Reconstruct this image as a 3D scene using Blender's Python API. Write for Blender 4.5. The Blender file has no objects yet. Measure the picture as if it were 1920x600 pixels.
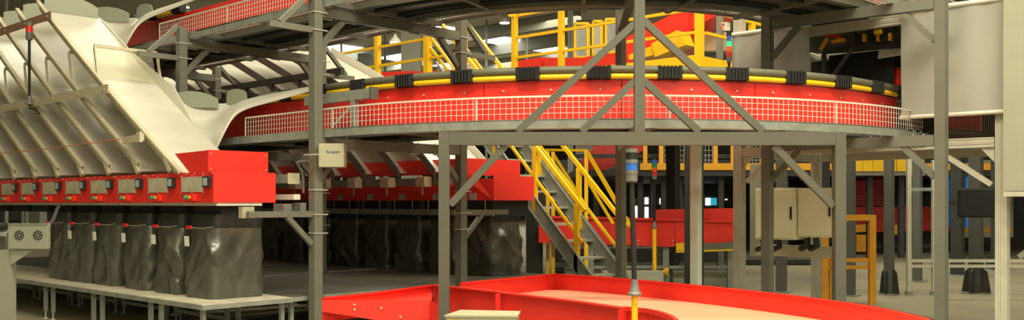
import bpy, bmesh, math, random
from mathutils import Vector as Vec, Matrix, noise
random.seed(7)
SC = bpy.context.scene
COL = SC.collection
R = math.radians
EYE = 1.4                      # camera height; heights named z below are relative to the eye
FP = 1800.0                    # focal length in pixels of the 1920 wide frame
CX, HY = 960.0, 380.0          # principal column and horizon row

# ---------------------------------------------------------------- camera
cd = bpy.data.cameras.new('camera'); cam = bpy.data.objects.new('camera', cd); COL.objects.link(cam)
# the site is laid out in the camera's frame and turned at the end so that the sorter lines lie along the world axes
TURN = -math.atan2(1910, 1800)
cam.location = (0, 0, EYE); cam.rotation_euler = (R(90), 0, TURN)
cd.sensor_fit = 'HORIZONTAL'; cd.sensor_width = 36; cd.lens = 36 * FP / 1920
cd.shift_y = (HY - 300) / 1920; cd.clip_end = 300
SC.camera = cam
# ---------------------------------------------------------------- world, exposure
wd = bpy.data.worlds.new('hall_air'); SC.world = wd; wd.use_nodes = True
wd.node_tree.nodes['Background'].inputs[0].default_value = (1.0, 0.95, 0.72, 1)
wd.node_tree.nodes['Background'].inputs[1].default_value = 0.45
vs = SC.view_settings
vs.view_transform = 'Standard'; vs.look = 'None'; vs.gamma = 1; vs.exposure = 0.18
vs.use_curve_mapping = False
# ---------------------------------------------------------------- lights: roof rows of the hall plus unseen fill rows added for brightness
ROOF = 9.0
def roof_and_fill_light(x, y, sx, sy, watts):
    l = bpy.data.lights.new('roof_and_fill_light', 'AREA'); l.shape = 'RECTANGLE'; l.size = sx; l.size_y = sy
    l.energy = watts; l.color = (1.0, 0.94, 0.68)
    o = bpy.data.objects.new('roof_and_fill_light', l); COL.objects.link(o); o.location = Matrix.Rotation(TURN, 3, 'Z') @ Vec((x, y, ROOF - 0.25)); o.rotation_euler = (0, 0, TURN)
    return o
for (x, y, sx, sy, w) in [(2, -13.0, 24, 1.6, 5000), (-2, -4.0, 14, 1.6, 750), (5, -1.5, 14, 1.6, 500), (1.5, 4.5, 10, 1.6, 1500), (-6.5, 11, 9, 1.6, 80), (4, 11.5, 10, 1.6, 620),  # rows behind and close before the camera are added fill
                          (-2, 18, 20, 1.6, 900), (6, 27, 22, 1.6, 700), (0, 38, 24, 1.6, 700), (0, 50, 30, 1.6, 900)]:
    roof_and_fill_light(x, y, sx, sy, w)

# ---------------------------------------------------------------- frames of reference
U = Vec((-1910, 1800, 0)).normalized()       # along the left sorter line, away from the camera
V = Vec((U.y, -U.x, 0))                      # across it, away and to the right
Z = Vec((0, 0, 1))
def W(u, v, z): return U * u + V * v + Z * (EYE + z)
def ray(px, py): return Vec(((px - CX) / FP, 1.0, (HY - py) / FP))
def onv(px, py, v):
    r = ray(px, py); return r * (v / r.dot(V)) + Z * EYE
def onu(px, py, u):
    r = ray(px, py); return r * (u / r.dot(U)) + Z * EYE
def ond(px, py, d): return ray(px, py) * d + Z * EYE
def onz(px, py, z):
    r = ray(px, py); return r * (z / r.z) + Z * EYE

# ---------------------------------------------------------------- mesh helpers
ORG = {}
# fittings too small in the photograph to pick apart, joined per thing
FINE = {'bolts', 'panel_bolts', 'hopper_bolts', 'u_bolts', 'clamp_rods', 'mesh_guard', 'mesh_infill', 'fence_mesh', 'mesh_basket', 'profile_ribs', 'cable_bundle', 'fan_vent', 'logo_mark', 'lettering', 'stringer_flange'}
class MB:
    def __init__(s): s.v = []; s.f = []
    def add(s, vs_, fs):
        n = len(s.v); s.v += [Vec(p) for p in vs_]; s.f += [tuple(i + n for i in q) for q in fs]; return s
    def hexa(s, p):   # p: 4 bottom, 4 top
        return s.add(p, [(3, 2, 1, 0), (4, 5, 6, 7), (0, 1, 5, 4), (1, 2, 6, 5), (2, 3, 7, 6), (3, 0, 4, 7)])
    def axes(s, o, a, b, c):
        o = Vec(o); return s.hexa([o, o + a, o + a + b, o + b, o + c, o + a + c, o + a + b + c, o + b + c])
    def uv(s, u0, u1, v0, v1, z0, z1):
        return s.axes(W(u0, v0, z0), U * (u1 - u0), V * (v1 - v0), Z * (z1 - z0))
    def xy(s, x0, x1, y0, y1, z0, z1):
        return s.axes((x0, y0, EYE + z0), Vec((x1 - x0, 0, 0)), Vec((0, y1 - y0, 0)), Z * (z1 - z0))
    def bar(s, p0, p1, w, h, up=Z):
        p0 = Vec(p0); p1 = Vec(p1); d = (p1 - p0).normalized()
        if abs(d.dot(up)) > .98: up = V
        a = d.cross(up).normalized(); b = a.cross(d).normalized()
        a *= w / 2; b *= h / 2
        return s.hexa([p0 - a - b, p0 + a - b, p0 + a + b, p0 - a + b, p1 - a - b, p1 + a - b, p1 + a + b, p1 - a + b])
    def wire(s, p0, p1, r):
        p0 = Vec(p0); p1 = Vec(p1); d = (p1 - p0).normalized()
        up = Z if abs(d.z) < .9 else V
        a = d.cross(up).normalized() * r; b = a.cross(d).normalized() * r
        return s.add([p0 + a, p0 + b, p0 - a, p0 - b, p1 + a, p1 + b, p1 - a, p1 - b], [(0, 1, 5, 4), (1, 2, 6, 5), (2, 3, 7, 6), (3, 0, 4, 7)])
    def tube(s, pts, r, n=10, cap=True):
        pts = [Vec(p) for p in pts]; base = len(s.v); ref = None
        for i, p in enumerate(pts):
            d = (pts[min(i + 1, len(pts) - 1)] - pts[max(i - 1, 0)]).normalized()
            up = Z if abs(d.z) < .95 else Vec((1, 0, 0))
            a = d.cross(up).normalized() if ref is None else (ref - d * ref.dot(d)).normalized()
            ref = a; b = d.cross(a)
            rr = r[i] if isinstance(r, (list, tuple)) else r
            for k in range(n):
                t = 2 * math.pi * k / n; s.v.append(p + a * (math.cos(t) * rr) + b * (math.sin(t) * rr))
        for i in range(len(pts) - 1):
            for k in range(n):
                k2 = (k + 1) % n
                s.f.append((base + i * n + k, base + i * n + k2, base + (i + 1) * n + k2, base + (i + 1) * n + k))
        if cap:
            s.f.append(tuple(base + k for k in range(n))[::-1]); e = base + (len(pts) - 1) * n
            s.f.append(tuple(e + k for k in range(n)))
        return s
    def prism(s, pts, vec):
        pts = [Vec(p) for p in pts]; n = len(pts); vec = Vec(vec)
        return s.add(pts + [p + vec for p in pts], [tuple(range(n))[::-1], tuple(range(n, 2 * n))] +
                     [(i, (i + 1) % n, n + (i + 1) % n, n + i) for i in range(n)])
    def sheet(s, rows, off):
        """grid of points made into a closed sheet; off = thickness vector or scalar along the normal"""
        m = len(rows); n = len(rows[0]); P = [[Vec(p) for p in r] for r in rows]
        def nrm(i, j):
            a = P[min(i + 1, m - 1)][j] - P[max(i - 1, 0)][j]; b = P[i][min(j + 1, n - 1)] - P[i][max(j - 1, 0)]
            c = a.cross(b); return c.normalized() if c.length > 1e-9 else Z
        top = [p for r in P for p in r]
        if isinstance(off, (int, float)): bot = [P[i][j] + nrm(i, j) * off for i in range(m) for j in range(n)]
        else: bot = [p + Vec(off) for p in top]
        fs = []; N = m * n
        for i in range(m - 1):
            for j in range(n - 1):
                a = i * n + j; fs.append((a, a + 1, a + n + 1, a + n)); fs.append((N + a, N + a + n, N + a + n + 1, N + a + 1))
        for i in range(m - 1):
            for j in (0, n - 1):
                a = i * n + j; fs.append((a, a + n, N + a + n, N + a))
        for j in range(n - 1):
            for i in (0, m - 1):
                a = i * n + j; fs.append((a, a + 1, N + a + 1, N + a))
        return s.add(top + bot, fs)
    def lathe(s, base, prof, n=16, axis=Z, a=None):
        axis = Vec(axis).normalized(); a = Vec(a) if a else (Vec((1, 0, 0)) if abs(axis.x) < .9 else Vec((0, 1, 0)))
        a = (a - axis * a.dot(axis)).normalized(); b = axis.cross(a); base = Vec(base); o = len(s.v)
        for (r, h) in prof:
            for k in range(n):
                t = 2 * math.pi * k / n; s.v.append(base + axis * h + a * (r * math.cos(t)) + b * (r * math.sin(t)))
        for i in range(len(prof) - 1):
            for k in range(n):
                k2 = (k + 1) % n; s.f.append((o + i * n + k, o + i * n + k2, o + (i + 1) * n + k2, o + (i + 1) * n + k))
        s.f.append(tuple(o + k for k in range(n))[::-1]); e = o + (len(prof) - 1) * n; s.f.append(tuple(e + k for k in range(n)))
        return s
    def build(s, name, mat, parent=None, smooth=False, loc=None, bevel=0):
        org = ORG[parent.name] if parent else (Vec(loc) if loc is not None else Vec((0, 0, 0)))
        me = bpy.data.meshes.new(name); me.from_pydata([p - org for p in s.v], [], s.f)
        bm = bmesh.new(); bm.from_mesh(me); bmesh.ops.recalc_face_normals(bm, faces=bm.faces)
        if bevel: bmesh.ops.bevel(bm, geom=bm.edges[:], offset=bevel, segments=1, affect='EDGES', profile=.5)
        bm.to_mesh(me); bm.free()
        if smooth:
            me.polygons.foreach_set('use_smooth', [True] * len(me.polygons))
            try: me.set_sharp_from_angle(angle=R(38))
            except Exception: pass
        me.materials.append(MAT[mat])
        o = bpy.data.objects.new(name, me); COL.objects.link(o)
        if parent: o.parent = parent
        else: o.location = org
        ORG[o.name] = org
        if name in FINE: o['kind'] = 'stuff'
        return o
def T(name, label, cat, loc, group=None):
    o = bpy.data.objects.new(name, None); COL.objects.link(o); o.location = loc; o.empty_display_size = .1
    o['label'] = label; o['category'] = cat
    if group: o['group'] = group
    ORG[o.name] = Vec(loc); return o
def tag(o, label, cat, group=None, kind=None):
    o['label'] = label; o['category'] = cat
    if group: o['group'] = group
    if kind: o['kind'] = kind
    return o
def copy_tree(root, loc, rotz=None, label=None):
    r = root.copy(); COL.objects.link(r); r.location = loc
    if rotz is not None: r.rotation_euler = (0, 0, rotz)
    if label: r['label'] = label
    for ch in KIDS(root):
        c = ch.copy(); COL.objects.link(c); c.parent = r
        for g in KIDS(ch):
            d = g.copy(); COL.objects.link(d); d.parent = c
    return r
def KIDS(o): return [c for c in COL.objects if c.parent == o]
ORD = ['first', 'second', 'third', 'fourth', 'fifth', 'sixth', 'seventh', 'eighth', 'ninth', 'tenth', 'eleventh', 'twelfth',
       'thirteenth', 'fourteenth', 'fifteenth', 'sixteenth', 'seventeenth', 'eighteenth', 'nineteenth', 'twentieth']

# ---------------------------------------------------------------- materials
MAT = {}
def mk(name, col, rough=.5, metal=0., var=.12, scale=3., bump=0., bscale=40., emit=0., spec=.5, dirt=None, alpha=None, stretch=None):
    m = bpy.data.materials.new(name); m.use_nodes = True; nt = m.node_tree; n = nt.nodes; L = nt.links
    b = n['Principled BSDF']; b.inputs['Roughness'].default_value = rough; b.inputs['Metallic'].default_value = metal
    b.inputs['Specular IOR Level'].default_value = spec
    tc = n.new('ShaderNodeTexCoord'); nz = n.new('ShaderNodeTexNoise'); nz.inputs['Scale'].default_value = scale
    nz.inputs['Detail'].default_value = 5
    src = tc.outputs['Object']
    if stretch:
        mp = n.new('ShaderNodeMapping'); mp.inputs['Scale'].default_value = stretch; L.new(src, mp.inputs['Vector']); src = mp.outputs[0]
    L.new(src, nz.inputs['Vector'])
    rp = n.new('ShaderNodeValToRGB'); rp.color_ramp.elements[0].position = .32; rp.color_ramp.elements[1].position = .68
    d = dirt or [c * (1 - var) for c in col]
    rp.color_ramp.elements[0].color = (*d, 1); rp.color_ramp.elements[1].color = (*[min(1, c * (1 + var * .6)) for c in col], 1)
    L.new(nz.outputs['Fac'], rp.inputs['Fac']); L.new(rp.outputs['Color'], b.inputs['Base Color'])
    if bump:
        n2 = n.new('ShaderNodeTexNoise'); n2.inputs['Scale'].default_value = bscale; n2.inputs['Detail'].default_value = 3
        L.new(src, n2.inputs['Vector'])
        bp = n.new('ShaderNodeBump'); bp.inputs['Strength'].default_value = bump; bp.inputs['Distance'].default_value = .01
        L.new(n2.outputs['Fac'], bp.inputs['Height']); L.new(bp.outputs['Normal'], b.inputs['Normal'])
    if emit:
        b.inputs['Emission Color'].default_value = (*col, 1); b.inputs['Emission Strength'].default_value = emit
    if alpha is not None: b.inputs['Alpha'].default_value = alpha
    MAT[name] = m; return m
mk('grey', (.148, .15, .12), .45, var=.08)
mk('grey_dark', (.10, .098, .085), .5, var=.1)
mk('galv', (.30, .32, .29), .42, .25, var=.18, scale=9)
mk('galv_light', (.47, .48, .43), .4, .2, var=.12, scale=9)
mk('red', (.82, .035, .024), .36, var=.06, scale=2.5)
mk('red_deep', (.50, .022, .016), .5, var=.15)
mk('belt', (.92, .36, .22), .55, var=.05, scale=2)
mk('cream', (.66, .635, .56), .38, var=.05, scale=2)
mk('cream_slide', (.68, .655, .58), .24, var=.10, scale=1.2, stretch=(1, 1, 4))
mk('cream_rib', (.56, .50, .36), .45, var=.08)
mk('panel_grey', (.33, .345, .27), .5, var=.05)
mk('cabinet', (.40, .385, .27), .42, var=.05)
mk('alu', (.58, .565, .47), .35, .25, var=.06, scale=8)
mk('banner', (.345, .34, .30), .8, var=.07, scale=1.6, bump=.25, bscale=5)
mk('yellow', (.92, .56, .012), .42, var=.07)
mk('orange', (.92, .42, .02), .42, var=.07)
mk('olive_tube', (.135, .13, .088), .5, var=.1)
mk('rubber', (.012, .012, .012), .45, var=.2)
mk('black', (.010, .010, .011), .7, var=.2)
mk('bag', (.075, .075, .059), .30, var=.16, scale=5, bump=.6, bscale=11, spec=.7)
mk('bag_cuff', (.022, .022, .021), .4, var=.2, scale=5, bump=.4, bscale=14)
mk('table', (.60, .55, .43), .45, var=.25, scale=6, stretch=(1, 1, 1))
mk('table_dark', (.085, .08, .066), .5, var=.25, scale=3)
mk('concrete', (.31, .28, .195), .6, var=.16, scale=.7, bump=.05)
mk('tan', (.55, .42, .28), .5, var=.06)
mk('acrylic_dirty', (.52, .49, .37), .3, var=.22, scale=7)
mk('screen', (.42, .47, .50), .2, var=.1, scale=20)
mk('green', (.03, .30, .22), .35)
mk('blue', (.03, .16, .62), .3)
mk('red_lens', (.75, .03, .03), .25)
mk('orange_lens', (.85, .16, .03), .25)
mk('green_lens', (.03, .30, .17), .25)
mk('green_lit', (.03, .70, .28), .25, emit=.7)
mk('white', (.82, .80, .72), .5, var=.04)
mk('grey_plastic', (.16, .16, .15), .4, var=.06)
mk('tarp_blue', (.03, .22, .78), .5, var=.15)
mk('ceiling', (.5, .47, .38), .8, var=.1, scale=.4)
mk('wall', (.24, .235, .20), .8, var=.1, scale=.3)
mk('column', (.28, .28, .235), .7, var=.06)
mk('skylight', (.95, .95, .88), .5, var=0, emit=5.0)
mk('pane_lit', (.92, .95, .92), .5, var=.03, emit=1.4)
mk('lamp_glow', (1, .95, .8), .5, var=0, emit=4)
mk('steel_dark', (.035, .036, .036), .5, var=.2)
mk('wire', (.62, .61, .54), .4, .2, var=.05)
mk('wire_dark', (.42, .43, .42), .4, .3, var=.1)
mk('post_blue', (.115, .12, .112), .45, var=.1)
mk('galv_green', (.50, .56, .49), .45, var=.08)
mk('grey_gate', (.09, .092, .072), .45, var=.08)
mk('cabinet_light', (.86, .81, .60), .42, var=.04)
mk('cabinet_grey', (.33, .33, .26), .42, var=.05)
mk('fan_grey', (.22, .225, .175), .45, var=.05)
mk('cord_orange', (.75, .22, .10), .5)
def crumple(name, scale, dist):
    nt = MAT[name].node_tree; n = nt.nodes; L = nt.links; b = n['Principled BSDF']
    old = b.inputs['Normal'].links[0].from_node
    nz = n.new('ShaderNodeTexNoise'); nz.noise_type = 'RIDGED_MULTIFRACTAL'; nz.inputs['Scale'].default_value = scale; nz.inputs['Detail'].default_value = 2.5
    nz.inputs['Distortion'].default_value = .6
    mp = n.new('ShaderNodeMapping'); mp.inputs['Scale'].default_value = (1, 1, .55); mp.inputs['Rotation'].default_value = (.5, .4, .2)
    tc = n.new('ShaderNodeTexCoord'); L.new(tc.outputs['Object'], mp.inputs['Vector']); L.new(mp.outputs[0], nz.inputs['Vector'])
    bp = n.new('ShaderNodeBump'); bp.inputs['Strength'].default_value = .8; bp.inputs['Distance'].default_value = dist
    L.new(nz.outputs['Fac'], bp.inputs['Height']); L.new(old.outputs['Normal'], bp.inputs['Normal']); L.new(bp.outputs['Normal'], b.inputs['Normal'])
crumple('bag', 3.2, .05); crumple('bag_cuff', 4, .03)
# clear dusty acrylic
def mk_clear():
    m = bpy.data.materials.new('acrylic_clear'); m.use_nodes = True; nt = m.node_tree; n = nt.nodes; L = nt.links
    b = n['Principled BSDF']; b.inputs['Base Color'].default_value = (.72, .69, .55, 1); b.inputs['Roughness'].default_value = .25
    tr = n.new('ShaderNodeBsdfTransparent'); tr.inputs[0].default_value = (.95, .95, .9, 1)
    mx = n.new('ShaderNodeMixShader'); nz = n.new('ShaderNodeTexNoise'); nz.inputs['Scale'].default_value = 6
    tc = n.new('ShaderNodeTexCoord'); L.new(tc.outputs['Object'], nz.inputs['Vector'])
    mr = n.new('ShaderNodeMapRange'); mr.inputs['To Min'].default_value = .04; mr.inputs['To Max'].default_value = .26
    L.new(nz.outputs['Fac'], mr.inputs['Value']); L.new(mr.outputs[0], mx.inputs[0])
    L.new(tr.outputs[0], mx.inputs[1]); L.new(b.outputs[0], mx.inputs[2])
    L.new(mx.outputs[0], n['Material Output'].inputs['Surface']); MAT['acrylic_clear'] = m
mk_clear()

# ================================================================ THE HALL
def struct(o): o['kind'] = 'structure'; return o
fl = struct(MB().uv(-24, 80, -8, 70, -EYE - .2, -EYE).build('floor', 'concrete', loc=(0, 0, 0)))
wb = struct(MB().uv(80, 80.3, -8, 70, -EYE - .2, ROOF - EYE + .2).build('wall_back', 'wall', loc=W(80, 30, -EYE)))
wl = struct(MB().uv(-24, 80, -8.3, -8, -EYE - .2, ROOF - EYE + .2).build('wall_left', 'wall', loc=W(40, -8, -EYE)))
wr = struct(MB().uv(-24, 80, 70, 70.3, -EYE - .2, ROOF - EYE + .2).build('wall_right', 'wall', loc=W(40, 70, -EYE)))
ce = struct(MB().uv(-24, 80, -8, 70, ROOF - EYE, ROOF - EYE + .2).build('ceiling', 'ceiling', loc=(0, 0, ROOF)))
for (uc, wd_) in ((30.4, 1.5), (37.6, 1.9), (45.5, 1.9)):      # roof lights run square to the sorter lines
    for k in range(6):
        MB().uv(uc, uc + wd_, 24.5 + 3 * k, 27.4 + 3 * k, ROOF - .06 - EYE, ROOF - .01 - EYE).build('roof_light_pane', 'skylight', ce)
for k in range(7):
    MB().uv(24, 62, 22 + 3.6 * k, 22.25 + 3.6 * k, ROOF - .55 - EYE, ROOF - .02 - EYE).build('roof_beam', 'column', ce)
for k, (px, d, w) in enumerate([(770, 31, .62), (683, 44, .6), (1096, 36, .6), (700, 58, .6), (330, 40, .6), (60, 38, .6), (1395, 40, .6)]):
    p = ond(px, HY, d)
    struct(MB().axes((p.x - w / 2, d, 0), Vec((w, 0, 0)), Vec((0, w, 0)), Z * (ROOF - .75)).build('trim_%d' % (k + 1), 'column', loc=(p.x, d, 0)))
def pendant(px, py, d, label):
    p = ond(px, py, d); t = T('pendant_lamp', label, 'lamp', (p.x, p.y, p.z), 'bell lamps under the hall roof')
    MB().lathe(p, [(.19, -.09), (.18, -.05), (.12, .03), (.05, .09), (.04, .16)], 16).build('lamp_shade', 'white', t, True)
    MB().lathe(p, [(.17, -.11), (.17, -.092)], 16).build('lamp_lens', 'lamp_glow', t)
    MB().wire(p + Z * .16, (p.x, p.y, ROOF), .02).build('suspension_rod', 'grey', t)
pendant(741, 74, 30, 'white bell pendant lamp hanging left of the grey column')
pendant(946, 38, 34, 'white bell pendant lamp under the roof beside the tall yellow corner post')
pendant(344, 8, 30, 'bell pendant lamp above the upper mesh guard at top left')
for k, (px, d, py0, py1) in enumerate([(722, 36, 20, 125), (988, 40, 40, 128), (1067, 32, 20, 108), (1072, 32, 20, 108), (640, 42, 60, 140), (912, 40, 50, 130), (12, 26, 0, 30), (43, 30, 0, 30), (50, 30, 0, 30)]):
    a = ond(px, py1, d); b_ = Vec((a.x, a.y, ROOF))
    struct(MB().tube([(a.x, a.y, 0), b_], .05, 8).build('trim_%d' % (20 + k), 'column', loc=(a.x, a.y, 0)))
# ================================================================ SORTER LOOPS
CU, CV = 7.95, 9.96            # centre of the quarter turn, in line coordinates
RREF = 3.85
QA = RREF * math.pi / 2
def lp(q, r, z):
    """point of the loop: q = metres along the outer bumper, r = radius about the turn"""
    if q < 0: return W(CU - q, CV - r, z)
    if q < QA:
        a = q / RREF; return W(CU - r * math.sin(a), CV - r * math.cos(a), z)
    return W(CU - r, CV + (q - QA), z)
def ldir(q):
    d = lp(q + .01, RREF, 0) - lp(q - .01, RREF, 0); return d.normalized()
def stations(q0, q1, step=.28):
    if q1 <= 0 or q0 >= QA: return [q0, q1]
    pts = [q0]
    a = max(q0, 0.); b = min(q1, QA); n = max(1, int(math.ceil((b - a) / step)))
    pts += [a + (b - a) * i / n for i in range(n + 1)] + [q1]
    out = []
    for p in pts:
        if not out or p > out[-1] + 1e-5: out.append(p)
    return out
def sweep(mb, q0, q1, r0, r1, z0, z1):
    S = stations(q0, q1); base = len(mb.v)
    for q in S: mb.v += [lp(q, r0, z0), lp(q, r1, z0), lp(q, r1, z1), lp(q, r0, z1)]
    for i in range(len(S) - 1):
        for k in range(4):
            k2 = (k + 1) % 4; mb.f.append((base + 4 * i + k, base + 4 * i + k2, base + 4 * i + 4 + k2, base + 4 * i + 4 + k))
    mb.f.append((base, base + 1, base + 2, base + 3)); e = base + 4 * (len(S) - 1); mb.f.append((e + 3, e + 2, e + 1, e))
    return mb
def frange(a, b, s):
    n = int((b - a) / s); return [a + s * i for i in range(n + 1)]
def loop(name, label, dz, qstart, qmesh, qend):
    t = T(name, label, 'conveyor', W(CU - 3, CV - 3.3, dz + .6))
    # red side panels, bolted panel by panel
    for q in frange(qstart, qend - .1, 1.32):
        q9 = min(q + 1.316, qend)
        sweep(MB(), q + .004, q9, 3.79, 3.82, dz + .77, dz + 1.135).build('side_panel', 'red', t)
        sweep(MB(), q + .004, q9, 2.86, 2.89, dz + .77, dz + 1.135).build('side_panel', 'red', t)
        b = MB()
        for k in (.2, .66, 1.12):
            p = lp(q + k, 3.822, dz + 1.05); n = (p - lp(q + k, 3.7, dz + 1.05)).normalized()
            b.lathe(p, [(.011, 0), (.011, .008)], 6, n)
        b.build('panel_bolts', 'galv_light', t)
    # steel channels of the frame
    sweep(sweep(MB(), qstart, qend, 4.08, 4.16, dz + .735, dz + .75), qstart, qend, 4.15, 4.16, dz + .665, dz + .75).build('frame_channel', 'galv', t)
    sweep(sweep(MB(), qstart, qend, 2.52, 2.56, dz + .735, dz + .762), qstart, qend, 2.52, 2.53, dz + .72, dz + .762).build('frame_channel', 'galv', t)
    sweep(MB(), qstart, qend, 3.72, 3.80, dz + .685, dz + .76).build('frame_beam', 'grey', t)
    sweep(MB(), qstart, qend, 2.88, 2.96, dz + .685, dz + .76).build('frame_beam', 'grey', t)
    sweep(MB(), qstart, qend, 2.97, 3.71, dz + .735, dz + .76).build('underside_plate', 'grey_dark', t)
    for q in frange(qstart + .3, qend - .2, 1.32):
        MB().bar(lp(q, 2.56, dz + .71), lp(q, 4.12, dz + .71), .05, .05).build('cross_member', 'grey', t)
    # cable tubes under the plate
    cb = MB(); S = stations(qstart, qend)
    for r_ in (3.1, 3.2, 3.52): cb.tube([lp(q, r_, dz + .715) for q in S], .018, 6)
    cb.build('cable_bundle', 'black', t)
    # mesh floors and mesh guards
    for (ra, rb) in ((3.83, 4.07), (2.57, 2.85)):
        m = MB()
        for q in frange(qstart, qend, .055): m.wire(lp(q, ra, dz + .752), lp(q, rb, dz + .752), .0045)
        k = ra
        while k < rb:
            for a, b_ in zip(S[:-1], S[1:]): m.wire(lp(a, k, dz + .756), lp(b_, k, dz + .756), .0045)
            k += .055
        m.build('mesh_floor', 'wire_dark', t)['kind'] = 'stuff'
    q = qmesh
    while q < qend - .1:
        q2 = min(q + 1.65, qend); m = MB(); SS = stations(q, q2)
        for x in frange(q + .01, q2 - .01, .052): m.wire(lp(x, 4.12, dz + .755), lp(x, 4.12, dz + .955), .0031)
        for i in range(1, 4):
            for a, b_ in zip(SS[:-1], SS[1:]): m.wire(lp(a, 4.12, dz + .755 + .05 * i), lp(b_, 4.12, dz + .755 + .05 * i), .0031)
        g = m.build('mesh_guard', 'wire', t)
        sweep(MB(), q, q2, 4.112, 4.128, dz + .95, dz + .966).build('guard_rail', 'cream', g)
        MB().bar(lp(q, 4.12, dz + .75), lp(q, 4.12, dz + .955), .012, .012).build('guard_post', 'wire', g)
        q = q2
    return t
lower = loop('sorter_loop', 'lower red curved sorter loop with wire mesh guard behind the grey gantry', 0, -9, -1.70, QA + .55)
upper = loop('sorter_loop', 'upper sorter loop seen from below along the top edge', 1.325, -11, -3.74, QA + 2.0)

# carriers: bumper tubes, rubber bellows and belt deck; local x along travel, y outwards
PITCH = .655
def make_carrier():
    o = Vec((0, 0, 0)); t = T('sorter_carrier', '', 'carrier', o, 'carriers running on the sorter loops')
    X = Vec((1, 0, 0)); Y = Vec((0, 1, 0))
    MB().tube([(.113, .008, .046), (.30, .02, .046), (.52, .02, .046), (PITCH - .113, .008, .046)], .036, 12).build('grey_bumper_tube', 'olive_tube', t, True)
    MB().tube([(.113, .004, -.016), (.30, .016, -.016), (.52, .016, -.016), (PITCH - .113, .004, -.016)], .027, 12).build('yellow_bumper_tube', 'yellow', t, True)
    m = MB(); n = 11
    for i in range(n):
        x0 = -.095 + .19 * i / n; big = i % 2 == 0
        a = .055 if big else .043; h0, h1 = (-.045, .079) if big else (-.04, .07)
        m.axes((x0, -a, h0), X * (.19 / n), Y * (2 * a), Z * (h1 - h0))
    m.build('rubber_bellows', 'rubber', t, bevel=.004)
    for x0 in (-.112, .095): MB().axes((x0, -.05, -.044), X * .017, Y * .1, Z * .124).build('end_flange', 'black', t, bevel=.003)
    MB().axes((.06, -.93, -.042), X * (PITCH - .12), Y * .85, Z * .072).build('carrier_frame', 'grey_dark', t)
    MB().axes((.07, -.90, .031), X * (PITCH - .14), Y * .80, Z * .02).build('carrier_belt', 'black', t, bevel=.004)
    return t
def place_carrier(q, dz, label, src):
    p = lp(q, RREF, 1.183 + dz); d = (lp(q + PITCH, RREF, 0) - lp(q, RREF, 0)).normalized()
    rz = math.atan2(d.y, d.x)
    # outward side must be local +y: travel direction x, outward = to the right of travel seen from above -> mirrored by direction reversal
    e = d.cross(Z); out = lp(q, RREF, 0) - lp(q, 1, 0)
    if Vec((-d.y, d.x, 0)).dot(out) < 0:
        p = lp(q + PITCH, RREF, 1.183 + dz); rz += math.pi
    o = src if src is not None else None
    if o is None: o = copy_tree(CAR, p, rz, label)
    else: o.location = p; o.rotation_euler = (0, 0, rz); o['label'] = label
    return o
CAR = make_carrier()
Q0 = 3.305 - 8 * PITCH + .015
qs = [Q0 + PITCH * i for i in range(-3, 20)]
qs = [q for q in qs if q < QA + 1.6]
i = 0
for q in qs:
    i += 1
    place_carrier(q, 0, 'sorter carrier with grey over yellow bumper on the lower loop, %s from the left' % (ORD[i - 1] if i <= 20 else 'last'), CAR if i == 1 else None)
for j in range(8):
    place_carrier(-9 + PITCH * j, 1.325, 'sorter carrier on the upper loop at top left, %s from the far end' % ORD[j], None)

# ================================================================ PORTAL FRAMES CARRYING THE LOOPS
PW = .10
def ubolt(mb, p, ax):
    mb.wire(p + ax * .05 - Z * .07, p + ax * .05 + Z * .07, .006); mb.wire(p - ax * .05 - Z * .07, p - ax * .05 + Z * .07, .006)
    mb.bar(p - ax * .07 - Z * .065, p + ax * .07 - Z * .065, .02, .012)
def portal(u, label, near=True, zt=2.06):
    va, vb = 5.73, 7.77
    t = T('support_portal', label, 'frame', W(u, va, -EYE))
    for v in (va, vb):
        p = MB().uv(u - PW / 2, u + PW / 2, v - PW / 2, v + PW / 2, -EYE + .012, zt + (.5 if near else .06)).build('post', 'grey', t)
        MB().uv(u - .11, u + .11, v - .11, v + .11, -EYE, -EYE + .012).build('base_plate', 'grey_dark', t)
        c = MB()
        for z in (1.75, 1.93, -.12, -.31, .13):
            e = .053
            c.tube([W(u - e, v + e, z), W(u - e, v - e, z), W(u + e, v - e, z)], .006, 6)
            c.bar(W(u - e, v - e - .01, z), W(u - e, v + .11, z), .012, .012)
        c.build('clamp_rods', 'galv_light', p)
    for z, nm in ((1.945, 'crossbeam'), (.61, 'crossbeam')):
        b = MB().uv(u - .04, u + .04, va + PW / 2, vb - PW / 2, z - .055, z + .05).build(nm, 'grey', t)
        c = MB()
        for v in (5.86, 6.17, 7.05, 7.41): ubolt(c, W(u, v, z), V)
        c.build('u_bolts', 'galv_light', b)
        MB().bar(W(u, va + .05, z - .36), W(u, va + .34, z - .055), .05, .06).build('brace', 'grey', t)
        MB().bar(W(u, vb - .05, z - .36), W(u, vb - .34, z - .055), .05, .06).build('brace', 'grey', t)
    # outrigger arms on the outside of both posts
    for (v, s) in ((va, -1), (vb, 1)):
        MB().bar(W(u, v + s * .05, 1.75), W(u, v + s * .55, 1.75), .05, .06).build('outrigger_arm', 'grey', t)
        MB().bar(W(u, v + s * .42, 1.78), W(u, v + s * .05, 2.14), .045, .05).build('outrigger_brace', 'grey', t)
        if not near: continue
        MB().bar(W(u, v + s * .05, -.115), W(u, v + s * .78, -.115), .05, .06).build('box_arm', 'grey', t)
        MB().bar(W(u, v + s * .34, -.14), W(u, v + s * .05, -.42), .045, .05).build('box_arm_brace', 'grey', t)
    return t
portal(8.14, 'nearest square grey steel portal with cream control cabinet on its front post')
t = bpy.data.objects['support_portal']
MB().uv(7.50, 8.62, 5.92, 5.99, 1.03, 1.13).build('flare_arm', 'galv', t)
MB().uv(7.47, 7.499, 5.91, 6.0, 1.02, 1.14).build('arm_cap', 'grey_dark', t)
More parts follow.
